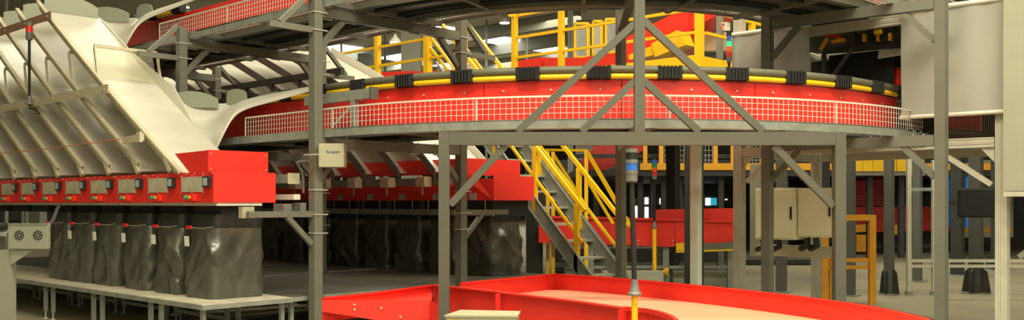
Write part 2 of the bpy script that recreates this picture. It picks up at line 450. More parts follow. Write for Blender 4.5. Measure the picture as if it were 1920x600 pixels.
MB().uv(7.76, 7.82, 5.92, 5.98, .77, 1.029).build('arm_upright', 'galv', t)
MB().bar(W(8.16, 5.95, .78), W(7.86, 5.95, .96), .02, .02).build('arm_stay', 'galv_light', t)
portal(10.91, 'second grey steel portal, behind the white chute flare', False)
portal(13.68, 'third grey steel portal, deepest in shade between the chutes', False)

def post_at(t, p, name='post', top=0, w=PW, mat='grey', z0=-EYE):
    u = p.dot(U); v = p.dot(V)
    o = MB().uv(u - w / 2, u + w / 2, v - w / 2, v + w / 2, z0 + .012, top).build(name, mat, t)
    MB().uv(u - w, u + w, v - w, v + w, z0, z0 + .012).build('base_plate', 'grey_dark', t)
    return o
# frame at the scan tunnel: outer post right, inner post left, beams under both loops
pr = ond(1765, HY, 9.35); pl_ = ond(1439, HY, 10.5)
t = T('support_portal', 'grey portal whose tall right post stands before the white tunnel curtain', 'frame', (pr.x, pr.y, 0))
post_at(t, pr, top=2.6); post_at(t, pl_, top=2.06)
for z in (1.945, .61):
    a = Vec((pr.x, pr.y, EYE + z)); b = Vec((pl_.x, pl_.y, EYE + z)); d = (b - a).normalized()
    MB().bar(a + d * .06, b - d * .06, .08, .105).build('crossbeam', 'grey', t)
    MB().bar(a + d * .06 - Z * .36, a + d * .36 - Z * .05, .05, .06).build('brace', 'grey', t)
    MB().bar(b - d * .06 - Z * .36, b - d * .36 - Z * .05, .05, .06).build('brace', 'grey', t)
    c = MB()
    for k in (.12, .35, .8, .93): ubolt(c, a.lerp(b, k), d)
    c.build('u_bolts', 'galv_light', t)
# single galvanised post under the lower loop
p = ond(1305, HY, 9.75); t = T('support_post', 'pale galvanised post under the lower loop right of the gantry centre', 'post', (p.x, p.y, 0))
post_at(t, p, top=.60, mat='galv_green', w=.085); MB().axes((p.x - .12, p.y - .08, EYE + .585), Vec((.24, 0, 0)), Vec((0, .16, 0)), Z * .014).build('head_plate', 'galv', t)
# inner post behind the gantry mast with its beam
GD = 8.25
p = ond(1164, HY, 10.55); t = T('support_post', 'dark grey inner post standing behind the gantry mast', 'post', (p.x, p.y, 0))
post_at(t, p, top=2.5, w=.085, mat='grey'); m = ond(1197, HY, GD)
MB().bar((p.x, p.y - .06, EYE + 1.945), (m.x, GD + .08, EYE + 1.945), .08, .105).build('crossbeam', 'grey', t)
MB().bar((p.x, p.y - .06, EYE + .61), (m.x, GD + .08, EYE + .61), .08, .105).build('crossbeam', 'grey', t)

# gantry: frame over the red conveyor with mast and diagonals
xs = lambda px: (px - CX) / FP * GD
zs = lambda py: (HY - py) / FP * GD
t = T('portal_gantry', 'wide olive-grey gantry with central mast and diagonal braces straddling the red conveyor', 'frame', (xs(1200), GD, 0))
def gx(x0, x1, z0, z1, y0, y1, nm, par=t): return MB().axes((x0, y0, EYE + z0), Vec((x1 - x0, 0, 0)), Vec((0, y1 - y0, 0)), Z * (z1 - z0)).build(nm, 'grey_gate', par)
gx(xs(823), xs(843), -EYE + .012, zs(248), GD - .05, GD + .05, 'post')
gx(xs(1563), xs(1583), -EYE + .012, zs(248), GD - .05, GD + .05, 'post')
gx(xs(843) + .002, xs(1563) - .002, zs(272.5), zs(248), GD - .05, GD + .05, 'crossbeam')
gx(xs(1189), xs(1208), zs(248) + .001, 2.4, GD - .045, GD + .045, 'mast')
for x in (833, 1573): gx(xs(x) - .11, xs(x) + .11, -EYE, -EYE + .012, GD - .11, GD + .11, 'base_plate')
def gd(x0, y0, x1, y1, nm, y=GD):
    MB().bar((xs(x0), y, EYE + zs(y0)), (xs(x1), y, EYE + zs(y1)), .06, .055, up=Vec((0, 1, 0))).build(nm, 'grey_gate', t)
gd(1190, 44, 970, 247, 'long_brace'); gd(1207, 40, 1430, 247, 'long_brace')
gd(948, 273, 844, 384, 'knee_brace'); gd(1450, 273, 1562, 386, 'knee_brace')
gd(1190, 152, 1090, 247, 'short_brace'); gd(1207, 152, 1311, 247, 'short_brace')
# ================================================================ LEFT ROW: CHUTES, OUTLET BOXES, BAGS, TABLES
P = .711; UB = 8.42; NU = 9; VF, VBK = 4.75, 5.44
def make_box(k):
    u0 = UB + P * k; u1 = u0 + P - .004
    lab = {0: 'red outlet box at the near end of the left row, with raised hopper'}.get(k,
          'red outlet box with window and display in the left row, %s from the near end' % ORD[k])
    t = T('outlet_box', lab, 'chute box', W(u0, VF, 0), 'red outlet boxes of the left row')
    # shell: front, two sides, back, top rim
    MB().uv(u0, u1, VF, VF + .012, 0, .30).build('front_panel', 'red', t)
    MB().uv(u0, u0 + .01, VF + .012, VBK, 0, .30).build('end_panel', 'red', t)
    MB().uv(u1 - .01, u1, VF + .012, VBK, 0, .30).build('end_panel', 'red', t)
    MB().uv(u0 + .01, u1 - .01, VBK - .01, VBK, 0, .30).build('back_panel', 'red', t)
    MB().uv(u0 + .01, u1 - .01, VF + .012, VBK - .01, .296, .30).build('top_panel', 'red', t) if k else None
    w = MB().uv(u0 + .20, u0 + .62, VF - .008, VF - .001, .105, .255).build('window', 'acrylic_dirty', t)
    d = MB().uv(u0 + .03, u0 + .15, VF - .04, VF - .001, .15, .255).build('display', 'black', t, bevel=.004)
    MB().uv(u0 + .05, u0 + .13, VF - .043, VF - .0405, .165, .24).build('screen', 'screen', d)
    b = MB().uv(u0 + .31, u0 + .47, VF - .045, VF - .001, .015, .085).build('button_box', 'red', t, bevel=.004)
    MB().lathe(W(u0 + .44, VF - .045, .052), [(.022, 0), (.022, .02), (.017, .028)], 12, -V).build('green_button', 'green', b)
    MB().lathe(W(u0 + .375, VF - .045, .052), [(.016, 0), (.016, .014)], 12, -V).build('yellow_button', 'orange', b)
    m = MB()
    for du in (.19, .41, .63):
        for z in (.098, .262): m.lathe(W(u0 + du, VF - .001, z), [(.008, 0), (.008, .006)], 6, -V)
    for du in (.02, .2, .36, .52, .69):
        for z in (.285,): m.lathe(W(u0 + du, VF - .001, z), [(.008, 0), (.008, .006)], 6, -V)
    m.build('bolts', 'galv_light', t)
    if k == 0:
        a, c = 8.57, u1
        h = MB(); h.prism([W(a, VF + .02, .302), W(u1 - .2, VF + .02, .302), W(u1 + .10, VF + .02, .50), W(a, VF + .02, .51)], V * .01)
        h.build('hopper_front', 'red', t)
        MB().uv(a - .012, a - .001, VF + .02, VBK + .0, .302, .515).build('hopper_end', 'red', t)
        MB().uv(a, u1 + .1, VBK - .012, VBK, .302, .51).build('hopper_back', 'red', t)
        m = MB()
        for (v, z) in ((VF + .05, .33), (VF + .05, .48), (VBK - .03, .33), (VBK - .03, .48)): m.lathe(W(a - .012, v, z), [(.008, 0), (.008, .006)], 6, -U)
        m.build('hopper_bolts', 'galv_light', t)
    # mouth frame for the bag below
    MB().uv(u0 + .03, u1 - .03, VF + .04, VF + .06, -.03, -.001).build('bag_frame', 'cream', t)
    MB().uv(u0 + .01, u0 + .03, VF + .04, VBK - .15, -.03, -.001).build('bag_frame', 'cream', t)
    s = MB()
    s.uv(u0 + .10, u1 - .10, VF + .13, VF + .14, -.118, -.002); s.uv(u0 + .09, u0 + .10, VF + .13, VBK - .1, -.118, -.002)
    s.uv(u0 + .10, u1 - .10, VBK - .1, VBK - .09, -.118, -.002); s.uv(u1 - .10, u1 - .09, VF + .13, VBK - .1, -.118, -.002)
    s.build('mouth_skirt', 'black', t)
    return t
for k in range(NU): make_box(k)

def make_slide(k):
    """sloping chute k of the left row, with lipped rib, far wall and back panel"""
    du = P * k; zf = -.075
    prof = [(9.05 + .2 * (k > 0), .305 + .12 * (k > 0)), (9.60, .60 + .02), (10.22, .98), (10.66, 1.245), (11.70, 1.89), (12.66, 2.50)]
    u_of = lambda i: prof[i][0] + du
    lab = ('end white chute sliding down into the raised red hopper' if k == 0 else
           'cream ribbed chute of the left row, %s from the near end' % ORD[k])
    t = T('sorting_chute', lab, 'chute', W(9.05 + du, 4.78, .3), 'sloping chutes of the left row')
    rows = []
    for (u, z) in prof: rows.append([W(u + du, 4.775 + (5.50 - 4.775) * j / 3, z + zf) for j in range(4)])
    MB().sheet(rows, Z * -.012).build('slide_floor', 'cream_slide', t, True)
    pr2 = prof + [(12.74, 2.56)]
    r = MB()
    for (a, b) in zip(pr2[:-1], pr2[1:]):
        r.axes(W(a[0] + du, 4.755, a[1] - .10), U * (b[0] - a[0]) + Z * (b[1] - a[1]), V * .015, Z * .10)
        r.axes(W(a[0] + du, 4.72, a[1]), U * (b[0] - a[0]) + Z * (b[1] - a[1]), V * .05, Z * .012)
        r.axes(W(a[0] + du, 4.72, a[1] - .02), U * (b[0] - a[0]) + Z * (b[1] - a[1]), V * .008, Z * .02)
    r.build('rib', 'cream_rib', t)
    w = MB()
    hh = [.012, .012, .012, .19, .05, .012]
    for i in range(5):
        a, b = prof[i], prof[i + 1]
        w.hexa([W(a[0] + du, 5.50, a[1] + zf), W(b[0] + du, 5.50, b[1] + zf), W(b[0] + du, 5.512, b[1] + zf), W(a[0] + du, 5.512, a[1] + zf),
                W(a[0] + du, 5.50, a[1] + zf + hh[i]), W(b[0] + du, 5.50, b[1] + zf + hh[i + 1]), W(b[0] + du, 5.512, b[1] + zf + hh[i + 1]), W(a[0] + du, 5.512, a[1] + zf + hh[i])])
    w.build('side_wall', 'cream', t)
    pts = [W(12.68 + du, 4.80, 2.40)] + [W(12.68 + du, 4.80 + .68 * i / 12, 2.50 + .17 * max(0, math.sin(math.pi * (.15 + .80 * i / 12))) ** .5) for i in range(13)] + [W(12.68 + du, 5.48, 2.40)]
    MB().prism(pts, U * .012).build('back_panel', 'panel_grey', t)
    # foot bracket
    MB().bar(W(9.25 + du, 4.735, .32), W(9.36 + du, 4.735, .46), .03, .05).build('foot_bracket', 'cream_rib', t)
    # hanging dusty flap on two side arms
    uu, zz = 11.02 + du, 1.47
    f = MB().hexa([W(uu, 4.80, zz - .02), W(uu, 5.47, zz - .02), W(uu + .004, 5.47, zz - .02), W(uu + .004, 4.80, zz - .02),
                   W(uu + .13, 4.80, zz + .34), W(uu + .13, 5.47, zz + .34), W(uu + .134, 5.47, zz + .34), W(uu + .134, 4.80, zz + .34)]).build('flap', 'acrylic_clear', t)
    MB().bar(W(uu + .125, 4.77, zz + .35), W(uu + .125, 5.53, zz + .35), .03, .035).build('flap_bar', 'cream_rib', t)
    for v in (4.77, 5.53): MB().bar(W(uu + .02, v, zz - .03), W(uu + .115, v, zz + .33), .02, .035).build('flap_arm', 'cream_rib', t)
    return t
for k in range(NU + 1): make_slide(k)
# bars that tie the ribs together
for (z, ua, nm, lab, mat) in ((1.27, 10.60, 'tie_bar', 'cream angle bar bolted across the chute ribs halfway down', 'cream_rib'),
                              (2.30, 12.20, 'tie_bar', 'rust-coloured angle bar bolted across the tops of the chute ribs', 'tie_red')):
    if mat == 'tie_red': mk('tie_red', (.36, .20, .14), .5, var=.1)
    t = T(nm, lab, 'bar', W(ua, 4.70, z))
    MB().uv(ua, 19, 4.690, 4.698, z - .05, z + .05).build('web', mat, t)
    MB().uv(ua, 19, 4.698, 4.716, z + .042, z + .05).build('flange', mat, t)
    m = MB()
    for k in range(8): m.lathe(W(ua + .1 + P * k, 4.690, z), [(.014, 0), (.014, .012)], 6, -V)
    m.build('bolts', 'galv_light', t)
# bracket with trip cord
t = T('bracket', 'cream slotted bracket on the end chute holding an orange pull cord', 'bracket', W(9.9, 4.7, .76))
a = onv(232, 264, 4.69); b = onv(268, 257, 4.69)
MB().bar(a, b, .03, .075).build('bracket_plate', 'cream_rib', t)
MB().bar(b - U * .02 - V * .03, b + U * .06 - V * .03, .03, .11).build('bracket_ear', 'cream_rib', t)
a = onv(226, 261, 4.66); b = onv(-60, 293, 4.66)
tag(MB().tube([a, a.lerp(b, .5) - Z * .02, b], .006, 6).build('pull_cord', 'cord_orange', loc=a), 'thin orange pull cord strung across the chute ribs', 'cord')

# scooped flares from the loops down into the chutes
def catmull(pts, n):
    out = []
    for i in range(len(pts) - 1):
        p0 = pts[max(i - 1, 0)]; p1 = pts[i]; p2 = pts[i + 1]; p3 = pts[min(i + 2, len(pts) - 1)]
        for k in range(n):
            t = k / n
            out.append(.5 * ((2 * p1) + (p2 - p0) * t + (2 * p0 - 5 * p1 + 4 * p2 - p3) * t * t + (3 * p1 - p0 - 3 * p2 + p3) * t ** 3))
    out.append(pts[-1]); return out
def flare(label, du, dz):
    o = U * du + Z * dz
    right = [onv(x, y, v) + o for (x, y, v) in ((604, 158, 5.99), (520, 181, 5.90), (465, 197, 5.82), (440, 213, 5.74), (421, 245, 5.62), (404, 281, 5.53))]
    mid1 = [onv(x, y, v) + o for (x, y, v) in ((500, 177, 6.02), (462, 186, 5.95), (440, 197, 5.88), (425, 218, 5.78), (412, 250, 5.64), (401, 284, 5.53))]
    mid2 = [onv(x, y, v) + o for (x, y, v) in ((418, 194, 5.98), (406, 212, 5.90), (396, 226, 5.82), (392, 240, 5.74), (392, 262, 5.62), (397, 286, 5.53))]
    left = [onv(x, y, v) + o for (x, y, v) in ((322, 186, 5.54), (328, 205, 5.54), (338, 225, 5.54), (352, 245, 5.54), (372, 266, 5.53), (393, 288, 5.52))]
    t = T('chute_flare', label, 'chute', onv(404, 281, 5.53) + o)
    cols = [catmull(c, 4) for c in (right, mid1, mid2, left)]
    rows = []
    for i in range(len(cols[0])):
        rows.append(catmull([c[i] for c in cols], 4))
    MB().sheet(rows, .012).build('scoop', 'cream_slide', t, True)
    # turned-down edge along the right side
    e = catmull(right, 4); MB().sheet([[p + V * -.005, p + V * -.02 - Z * .05 - U * .02] for p in e], .008).build('edge_flange', 'cream', t, True)
    # grey guards standing on the upper rim
    a = onv(317, 187, 5.535) + o; b = onv(416, 193, 5.93) + o
    e1 = a.lerp(b, .92)
    pts = [a - Z * .05] + [a.lerp(b, .92 * i / 12) + Z * (.0 + .12 * math.sin(math.pi * (.08 + .84 * i / 12)) ** .7) for i in range(13)] + [e1 - Z * .06, a.lerp(b, .5) - Z * .075]
    MB().prism(pts, V * .01).build('rim_guard', 'panel_grey', t)
    c = mid2[0].lerp(mid1[0], .08); d = mid2[0].lerp(mid1[0], .55)
    pts = [c - Z * .05] + [c.lerp(d, .5 - .5 * math.cos(math.pi * i / 12)) + Z * (.14 * max(0, math.sin(math.pi * (i / 12) ** .7)) ** .6 + .005) for i in range(13)] + [d - Z * .03]
    MB().prism(pts, V * .01).build('rim_guard', 'panel_grey', t)
    return t
flare('white scooped flare feeding the raised red hopper from the lower loop', 0, 0)
flare('white scooped flare feeding the end chute from the upper loop', 2.33, 1.33)

# bags
def make_bag(uc, vc, z0, z1, seed, label, group, lean=0., tagside=True, wu=.57, wv=.60):
    t = T('mail_bag', label, 'bag', W(uc, vc, z0), group)
    rnd = random.Random(seed); NR, NP = 44, 96; H = z1 - z0
    m = MB(); tw = rnd.uniform(-.12, .12); dg = rnd.choice((-1, 1))
    folds = [(rnd.uniform(-3.14, 3.14), rnd.uniform(.05, .7), rnd.choice((-1, 1)) * rnd.uniform(.1, .9), rnd.uniform(.035, .12), rnd.choice((1, 1, -.8)) * rnd.uniform(.02, .048)) for _ in range(26)]
    def ring(f, sc, extra=0):
        pts = []
        for k in range(NP):
            th = 2 * math.pi * k / NP + tw * (1 - f)
            c, s = math.cos(th), math.sin(th)
            q = (abs(c) ** 7 + abs(s) ** 7) ** (-1 / 7.)
            x, y = c * q * wu / 2 * sc, s * q * wv / 2 * sc
            p = Vec((x * 3.0 + f * 1.1 * dg, y * 3.0 - f * .9 * dg, f * 1.5)) + Vec((seed * 3.1, seed * 1.7, 0))
            amp = max(0, min(1, (.86 - f) * 4)) * (0.35 + .65 * min(1, f * 5))
            dsp = -.012
            for (t0, f0, an, wdt, am) in folds:
                dt = (th - t0 + math.pi) % (2 * math.pi) - math.pi
                if abs(dt) > 1.1: continue
                X_, Y_ = dt * .3, (f - f0) * H
                across = X_ * math.cos(an) + Y_ * math.sin(an); along = -X_ * math.sin(an) + Y_ * math.cos(an)
                dsp += am * max(0, 1 - abs(across) / wdt) * max(0, 1 - abs(along) / .55) * amp
            dsp += .02 * noise.noise(p) * amp
            r = Vec((x, y, 0)); n = r.normalized()
            r = r + n * dsp
            sh = lean * (1 - f)
            zz = z0 + f * H + (.012 * noise.noise(p * .7) if 0 < f < 1 else 0)
            pts.append(W(uc + r.x + sh + extra, vc + r.y, zz))
        return pts
    prev = []
    for i in range(NR):
        f = i / (NR - 1); sc = 1.02 - .09 * f ** 1.5 + .02 * math.sin(math.pi * f)
        m.v += ring(f, sc)
    for i in range(NR - 1):
        for k in range(NP):
            k2 = (k + 1) % NP; m.f.append((i * NP + k, i * NP + k2, (i + 1) * NP + k2, (i + 1) * NP + k))
    m.f.append(tuple(range(NP))[::-1])
    m.build('bag_body', 'bag', t, True)
    c = MB(); n0 = 5
    for i in range(n0):
        f = .84 + .165 * i / (n0 - 1)
        c.v += ring(f, (.965, .99, .985, .985, .975)[i])
    for i in range(n0 - 1):
        for k in range(NP):
            k2 = (k + 1) % NP; c.f.append((i * NP + k, i * NP + k2, (i + 1) * NP + k2, (i + 1) * NP + k))
    c.build('folded_cuff', 'bag_cuff', t, True)
    if tagside:
        zc = z0 + .845 * H; vf = vc - wv / 2 + .004; ut = uc + .5 * wu * .62 + lean * .15
        tg = MB().uv(ut - .055, ut + .055, vf - .03, vf - .012, zc - .018, zc + .018).build('red_clip', 'red_lens', t, bevel=.005)
        st = MB().tube([W(ut - .05, vf - .02, zc), W(uc - wu * .1, vf - .012, zc - .004), W(uc - wu * .47, vf - .01, zc + .012)], .0035, 6).build('tie_strap', 'galv_light', t)
        zc = z0 + .68 * H; ut = uc + wu * .26 + lean * .4
        MB().axes(W(ut - .05, vf - .055, zc - .05), U * .09, V * .003, Z * .10 + U * .01).build('paper_label', 'white', t)
    return t
blabs = ['large dark plastic bag under the near end of the left row, widest of all', 'dark plastic bag right behind the widest bag of the left row',
         'dark plastic bag, third from the near end of the left row', 'dark creased bag with a flared foot, fourth from the near end',
         'dark shiny bag leaning left, fifth from the near end', 'dark plastic bag beside the small grey fan cabinet']
for k in range(6):
    make_bag(UB + P * k + .35, 5.10, -.948, -.12, k + 1, blabs[k], 'dark bags of the left row', lean=[.06, .05, .02, .10, .05, -.02][k])
def make_table(u0, u1, v0, v1, label, top='table', slots=True):
    t = T('bag_table', label, 'table', W((u0 + u1) / 2, (v0 + v1) / 2, -EYE), 'tables under the bags')
    MB().uv(u0 + .008, u1, v0, v1, -.99, -.95).build('tabletop', top, t)
    MB().uv(u0 + .008, u1, v0 - .008, v0 - .0005, -1.0, -.955).build('edge_strip', 'galv', t)
    MB().uv(u0, u0 + .0075, v0, v1, -1.0, -.955).build('edge_strip', 'galv', t)
    for u in (u0 + .11, u1 - .11):
        for v in (v0 + .06, v1 - .06):
            l = MB().uv(u - .02, u + .02, v - .02, v + .02, -EYE + .09, -.99).build('leg', 'galv', t)
            MB().lathe(W(u, v, -EYE), [(.035, 0), (.03, .012), (.011, .02), (.011, .09)], 10).build('levelling_foot', 'galv_light', l)
    MB().uv(u0 + .13, u1 - .13, v1 - .08, v1 - .05, -1.27, -1.23).build('stretcher', 'galv', t)
    return t
seams = [8.20, 9.245, 10.6, 11.95, 13.3, 14.65, 16.0]
for i, (a, b) in enumerate(zip(seams[:-1], seams[1:])):
    make_table(a, b - .004, 4.52, 5.50, 'tan slotted table under the front bags, %s from the near end' % ORD[i])
for i, (a, b) in enumerate(((8.26, 10.78), (11.04, 13.55), (13.81, 17.6))):
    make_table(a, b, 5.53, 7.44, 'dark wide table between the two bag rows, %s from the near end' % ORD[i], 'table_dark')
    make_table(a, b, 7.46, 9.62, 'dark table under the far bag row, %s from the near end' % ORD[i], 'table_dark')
# grating slots in the front table tops
# longitudinal rails behind the boxes
t = T('row_rail', 'galvanised beams running behind the red outlet boxes of the left row', 'beam', W(8.3, 5.55, .2))
MB().uv(8.30, 15, 5.56, 5.64, .20, .29).build('rail', 'galv', t)
MB().uv(8.29, 8.299, 5.50, 5.64, .19, .30).build('end_cap', 'cabinet', t)
MB().uv(8.28, 15, 5.56, 5.64, .03, .085).build('rail', 'cream', t)
MB().uv(8.22, 8.40, 5.40, 5.50, -.11, -.01).build('motor_block', 'grey_plastic', t)
MB().uv(8.22, 8.36, 5.60, 5.67, -.10, .0).build('motor_block', 'grey_plastic', t)
MB().uv(8.2, 8.27, 4.93, 5.06, -.15, -.04).build('end_bracket', 'cabinet', t)
# cabinet with logo on the first portal post
t = T('control_cabinet', 'cream control cabinet with small blue logo on the near portal post', 'cabinet', ond(620, 314, 9.75))
a = ond(601, 314, 9.72); b = ond(648, 270, 9.72)
MB().axes((a.x, 9.62, a.z), Vec((b.x - a.x, 0, 0)), Vec((0, .16, 0)), Z * (b.z - a.z)).build('cabinet_body', 'cabinet', t, bevel=.004)
MB().axes((a.x - .115, 9.86, a.z), Vec((.3, 0, 0)), Vec((0, .01, 0)), Z * (b.z - a.z)).build('back_plate', 'cabinet', t)
MB().tube([ond(597, 290, 9.60), ond(585, 291, 9.58), ond(570, 291, 9.60)], .014, 8).build('cable_gland', 'grey_plastic', t, True)
MB().tube([ond(583, 302, 9.62), ond(568, 302, 9.64), ond(557, 305, 9.7), ond(566, 322, 9.8), ond(569, 345, 9.85), ond(569, 362, 9.85)], .014, 8).build('conduit', 'grey_plastic', t, True)
def text(s, size, p, mat, parent, rotz=0., name='lettering'):
    c = bpy.data.curves.new('lettering', 'FONT'); c.body = s; c.size = size; c.extrude = .001
    o = bpy.data.objects.new('tmp', c); COL.objects.link(o); bpy.context.view_layer.update()
    me = bpy.data.meshes.new_from_object(o.evaluated_get(bpy.context.evaluated_depsgraph_get())); bpy.data.objects.remove(o)
    me.materials.clear(); me.materials.append(MAT[mat])
    o = bpy.data.objects.new(name, me); COL.objects.link(o); o.parent = parent
    o.location = Vec(p) - ORG[parent.name]; o.rotation_euler = (R(90), 0, rotz); return o
mk('logo_blue', (.02, .10, .30), .5)
text('wayzim', .036, ond(618, 286.5, 9.615), 'logo_blue', t)
m = MB(); p = ond(612.5, 286.5, 9.617)
m.axes(p, Vec((.009, 0, 0)), Vec((0, .002, 0)), Z * .028); m.axes(p + Vec((.012, 0, -.005)), Vec((.012, 0, 0)), Vec((0, .002, 0)), Z * .016)
m.build('logo_mark', 'logo_blue', t)
# fan cabinet on a post at the left edge
D = 7.4; q = lambda px, py, d=D: ond(px, py, d)
t = T('fan_cabinet', 'small grey cabinet with two round fan vents on a post at the left edge', 'cabinet', (q(8, 600).x, D, 0))
a = q(15, 467); b = q(89, 419)
MB().axes((a.x, D, a.z), Vec((b.x - a.x, 0, 0)), Vec((0, .05, 0)), Z * (b.z - a.z)).build('cabinet_body', 'fan_grey', t, bevel=.003)
MB().axes((a.x - .0, D - .004, b.z - .012), Vec((b.x - a.x, 0, 0)), Vec((0, .004, 0)), Z * .012).build('lid_edge', 'grey', t)
for px in (36, 71):
    c = q(px, 441, D - .002); m = MB()
    for k in range(8):
        for (r0, r1, wd_) in ((.027, .037, .30), (.010, .021, .25)):
            th = 2 * math.pi * k / 8; pts = []
            for r_, tt in ((r0, -wd_), (r1, -wd_), (r1, 0), (r1, wd_), (r0, wd_), (r0, 0)):
                pts.append(c + Vec((r_ * math.cos(th + tt), 0, r_ * math.sin(th + tt))))
            m.prism(pts, Vec((0, -.002, 0)))
    m.build('fan_vent', 'black', t)
a = q(-2, 600); MB().axes((q(-4, 0).x, D + .02, 0), Vec((.085, 0, 0)), Vec((0, .09, 0)), Z * (q(0, 469).z)).build('post', 'fan_grey', t)
MB().prism([q(18, 470, D + .02), q(60, 470, D + .02), q(18, 498, D + .02)], Vec((0, .012, 0))).build('gusset', 'fan_grey', t)
MB().tube([q(-4, 424), q(11, 424)], .03, 10).build('cable_gland', 'black', t, True)
MB().axes((q(-10, 0).x, D + .0, q(0, 443).z), Vec((.09, 0, 0)), Vec((0, .2, 0)), Z * .03).build('tray', 'galv', t)
MB().tube([q(88, 428, D + .1), q(100, 412, D + .6), q(106, 395, D + 1.5), q(112, 384, D + 2.4)], .016, 8).build('cable', 'black', t, True)
tag(MB().axes((q(-20, 0).x, D + .5, .0), Vec((.45, 0, 0)), Vec((0, 1.1, 0)), Z * .10).build('cable_tray', 'fan_grey', loc=(q(0, 0).x, D + .6, 0)), 'low grey cable tray on the floor beneath the bag tables at left', 'tray')

# signal lights
STK = []
def stack_light(name, label, p, hpole, rp, tiers, rl, hl, base_mat='rubber', lean=Vec((0, 0, 0)), cone=True):
    """p = foot of the dark pole"""
    t = T(name, label, 'signal light', p); STK.append(t.name); top = p + Z * hpole + lean
    MB().tube([p, top], rp, 12).build('pole', 'black', t, True)
    if cone: MB().lathe(p - Z * .02, [(rl * 1.25, 0), (rl * 1.25, .012), (rl * .85, .03), (rl * .6, .09), (rl * .55, .11)], 18).build('pole_foot', 'grey_plastic', t, True)
    z = 0
    for mt in tiers:
        if mt == 'cap': MB().lathe(top + Z * z, [(rl * 1.06, 0), (rl * 1.06, hl * .55)], 20).build('collar', 'grey_plastic', t, True); z += hl * .55
        elif mt == 'base': MB().lathe(top + Z * z, [(rl * .8, 0), (rl, hl * .15), (rl, hl * 1.1)], 20).build('socket', 'grey_plastic', t, True); z += hl * 1.1
        else: MB().lathe(top + Z * z, [(rl, 0), (rl, hl)], 20).build('lens', mt, t, True); z += hl
    return t
p = onv(55, 193, 4.65); tp = onv(52, 76, 4.65)
t = stack_light('signal_light', 'slim signal light with red lens on a black pole over the left chutes', p, tp.z - p.z, .017, ['base', 'red_lens', 'cap'], .042, .085, cone=True)
MB().tube([p + Z * .02, p - Z * .07 - U * .02, p - Z * .09 - U * .2, p - Z * .16 - U * .33], .011, 8).build('cable', 'black', t, True)
# ================================================================ FAR ROW (other side of the loops)
UBB = 8.57; BF, BB = 8.74, 9.51
def make_far_box(k):
    u0 = UBB + P * k; u1 = u0 + P - .004
    lab = ('red end outlet box of the far row beside the yellow stairs' if k == 0 else
           'red outlet box of the far row seen from behind, %s from the stairs' % ORD[k])
    t = T('outlet_box', lab, 'chute box', W(u0, BF, 0), 'red outlet boxes of the far row')
    MB().uv(u0, u1, BB - .012, BB, .03, .34).build('front_panel', 'red', t)
    MB().uv(u0, u1, BF, BF + .012, .03, .13).build('strip', 'red', t)
    if k == 0:
        MB().uv(u0 - .012, u0 - .001, BF, BB, .03, .345).build('end_panel', 'red', t)
        MB().uv(u0 + .13, u0 + .142, BF - .42, BB - .12, .35, .56).build('hopper_end', 'red', t)
        m = MB()
        for (v, z) in ((BF + .03, .05), (BF + .03, .32), (BB - .03, .05)): m.lathe(W(u0 - .012, v, z), [(.009, 0), (.009, .006)], 6, -U)
        m.build('bolts', 'galv_light', t)
        MB().hexa([W(u0, BF, .03), W(u0 + .012, BF, .03), W(u0 + .30, BF - .28, .35), W(u0 + .29, BF - .28, .35), W(u0, BF + .01, .03), W(u0 + .012, BF + .01, .03), W(u0 + .30, BF - .27, .56), W(u0 + .29, BF - .27, .56)]).build('corner_panel', 'red', t)
    MB().hexa([W(u0 + .15 * (k == 0), BF - .42, .36), W(u1, BF - .42, .36), W(u1, BF - .41, .36), W(u0 + .15 * (k == 0), BF - .41, .36),
               W(u0 + .15 * (k == 0), BF - .46, .55), W(u1, BF - .46, .55), W(u1, BF - .45, .55), W(u0 + .15 * (k == 0), BF - .45, .55)]).build('hopper_back', 'red', t)
    MB().uv(u0 + .3, u0 + .42, BF - .016, BF - .001, .035, .125).build('vent_label', 'galv_light', t)
    s = MB(); s.uv(u0 + .05, u1 - .05, BF + .05, BF + .06, -.18, .029); s.uv(u0 + .05, u0 + .06, BF + .06, BB - .05, -.18, .029)
    s.build('mouth_skirt', 'black', t)
    MB().uv(u0 + .02, u1 - .02, BF + .01, BF + .04, -.17, -.09).build('bag_frame', 'galv', t)
    return t
for k in range(11): make_far_box(k)
t = T('steel_rail', 'long grey beam along the back of the far row of red boxes', 'beam', W(8.72, 8.3, .3))
MB().uv(8.80, 17.4, 8.20, 8.26, .22, .315).build('beam', 'grey', t)
for k in range(11):
    c = W(9.12 + P * k, 8.06, .20)
    j = T('junction_box', 'tan junction box hanging on the grey beam of the far row, %s from the stairs' % ORD[k], 'box', c, 'tan junction boxes of the far row')
    MB().axes(c, U * .17, V * .13, Z * .13).build('box_body', 'tan', j, bevel=.004)
    MB().wire(c + U * .1 + V * .06, c + U * .1 + V * .06 - Z * .10, .01).build('sensor_rod', 'galv_light', j)
fl_ = ['dark bag with folded cuff at the stairs end of the far row'] + ['dark bag in the shaded far row, %s from the stairs' % ORD[k] for k in range(1, 11)]
for k in range(11):
    make_bag(UBB + P * k + .36, 9.10, -.948, -.12, k + 20, fl_[k], 'dark bags of the far row', tagside=False, wu=.56, wv=.60)
for k in range(11):
    t_ = bpy.data.objects['outlet_box.%03d' % (9 + k)]
    for du in (.12, .50): MB().wire(W(UBB + P * k + du, BF - .02, .03), W(UBB + P * k + du, BF - .02, -.10), .006).build('hanger_rod', 'galv_light', t_)
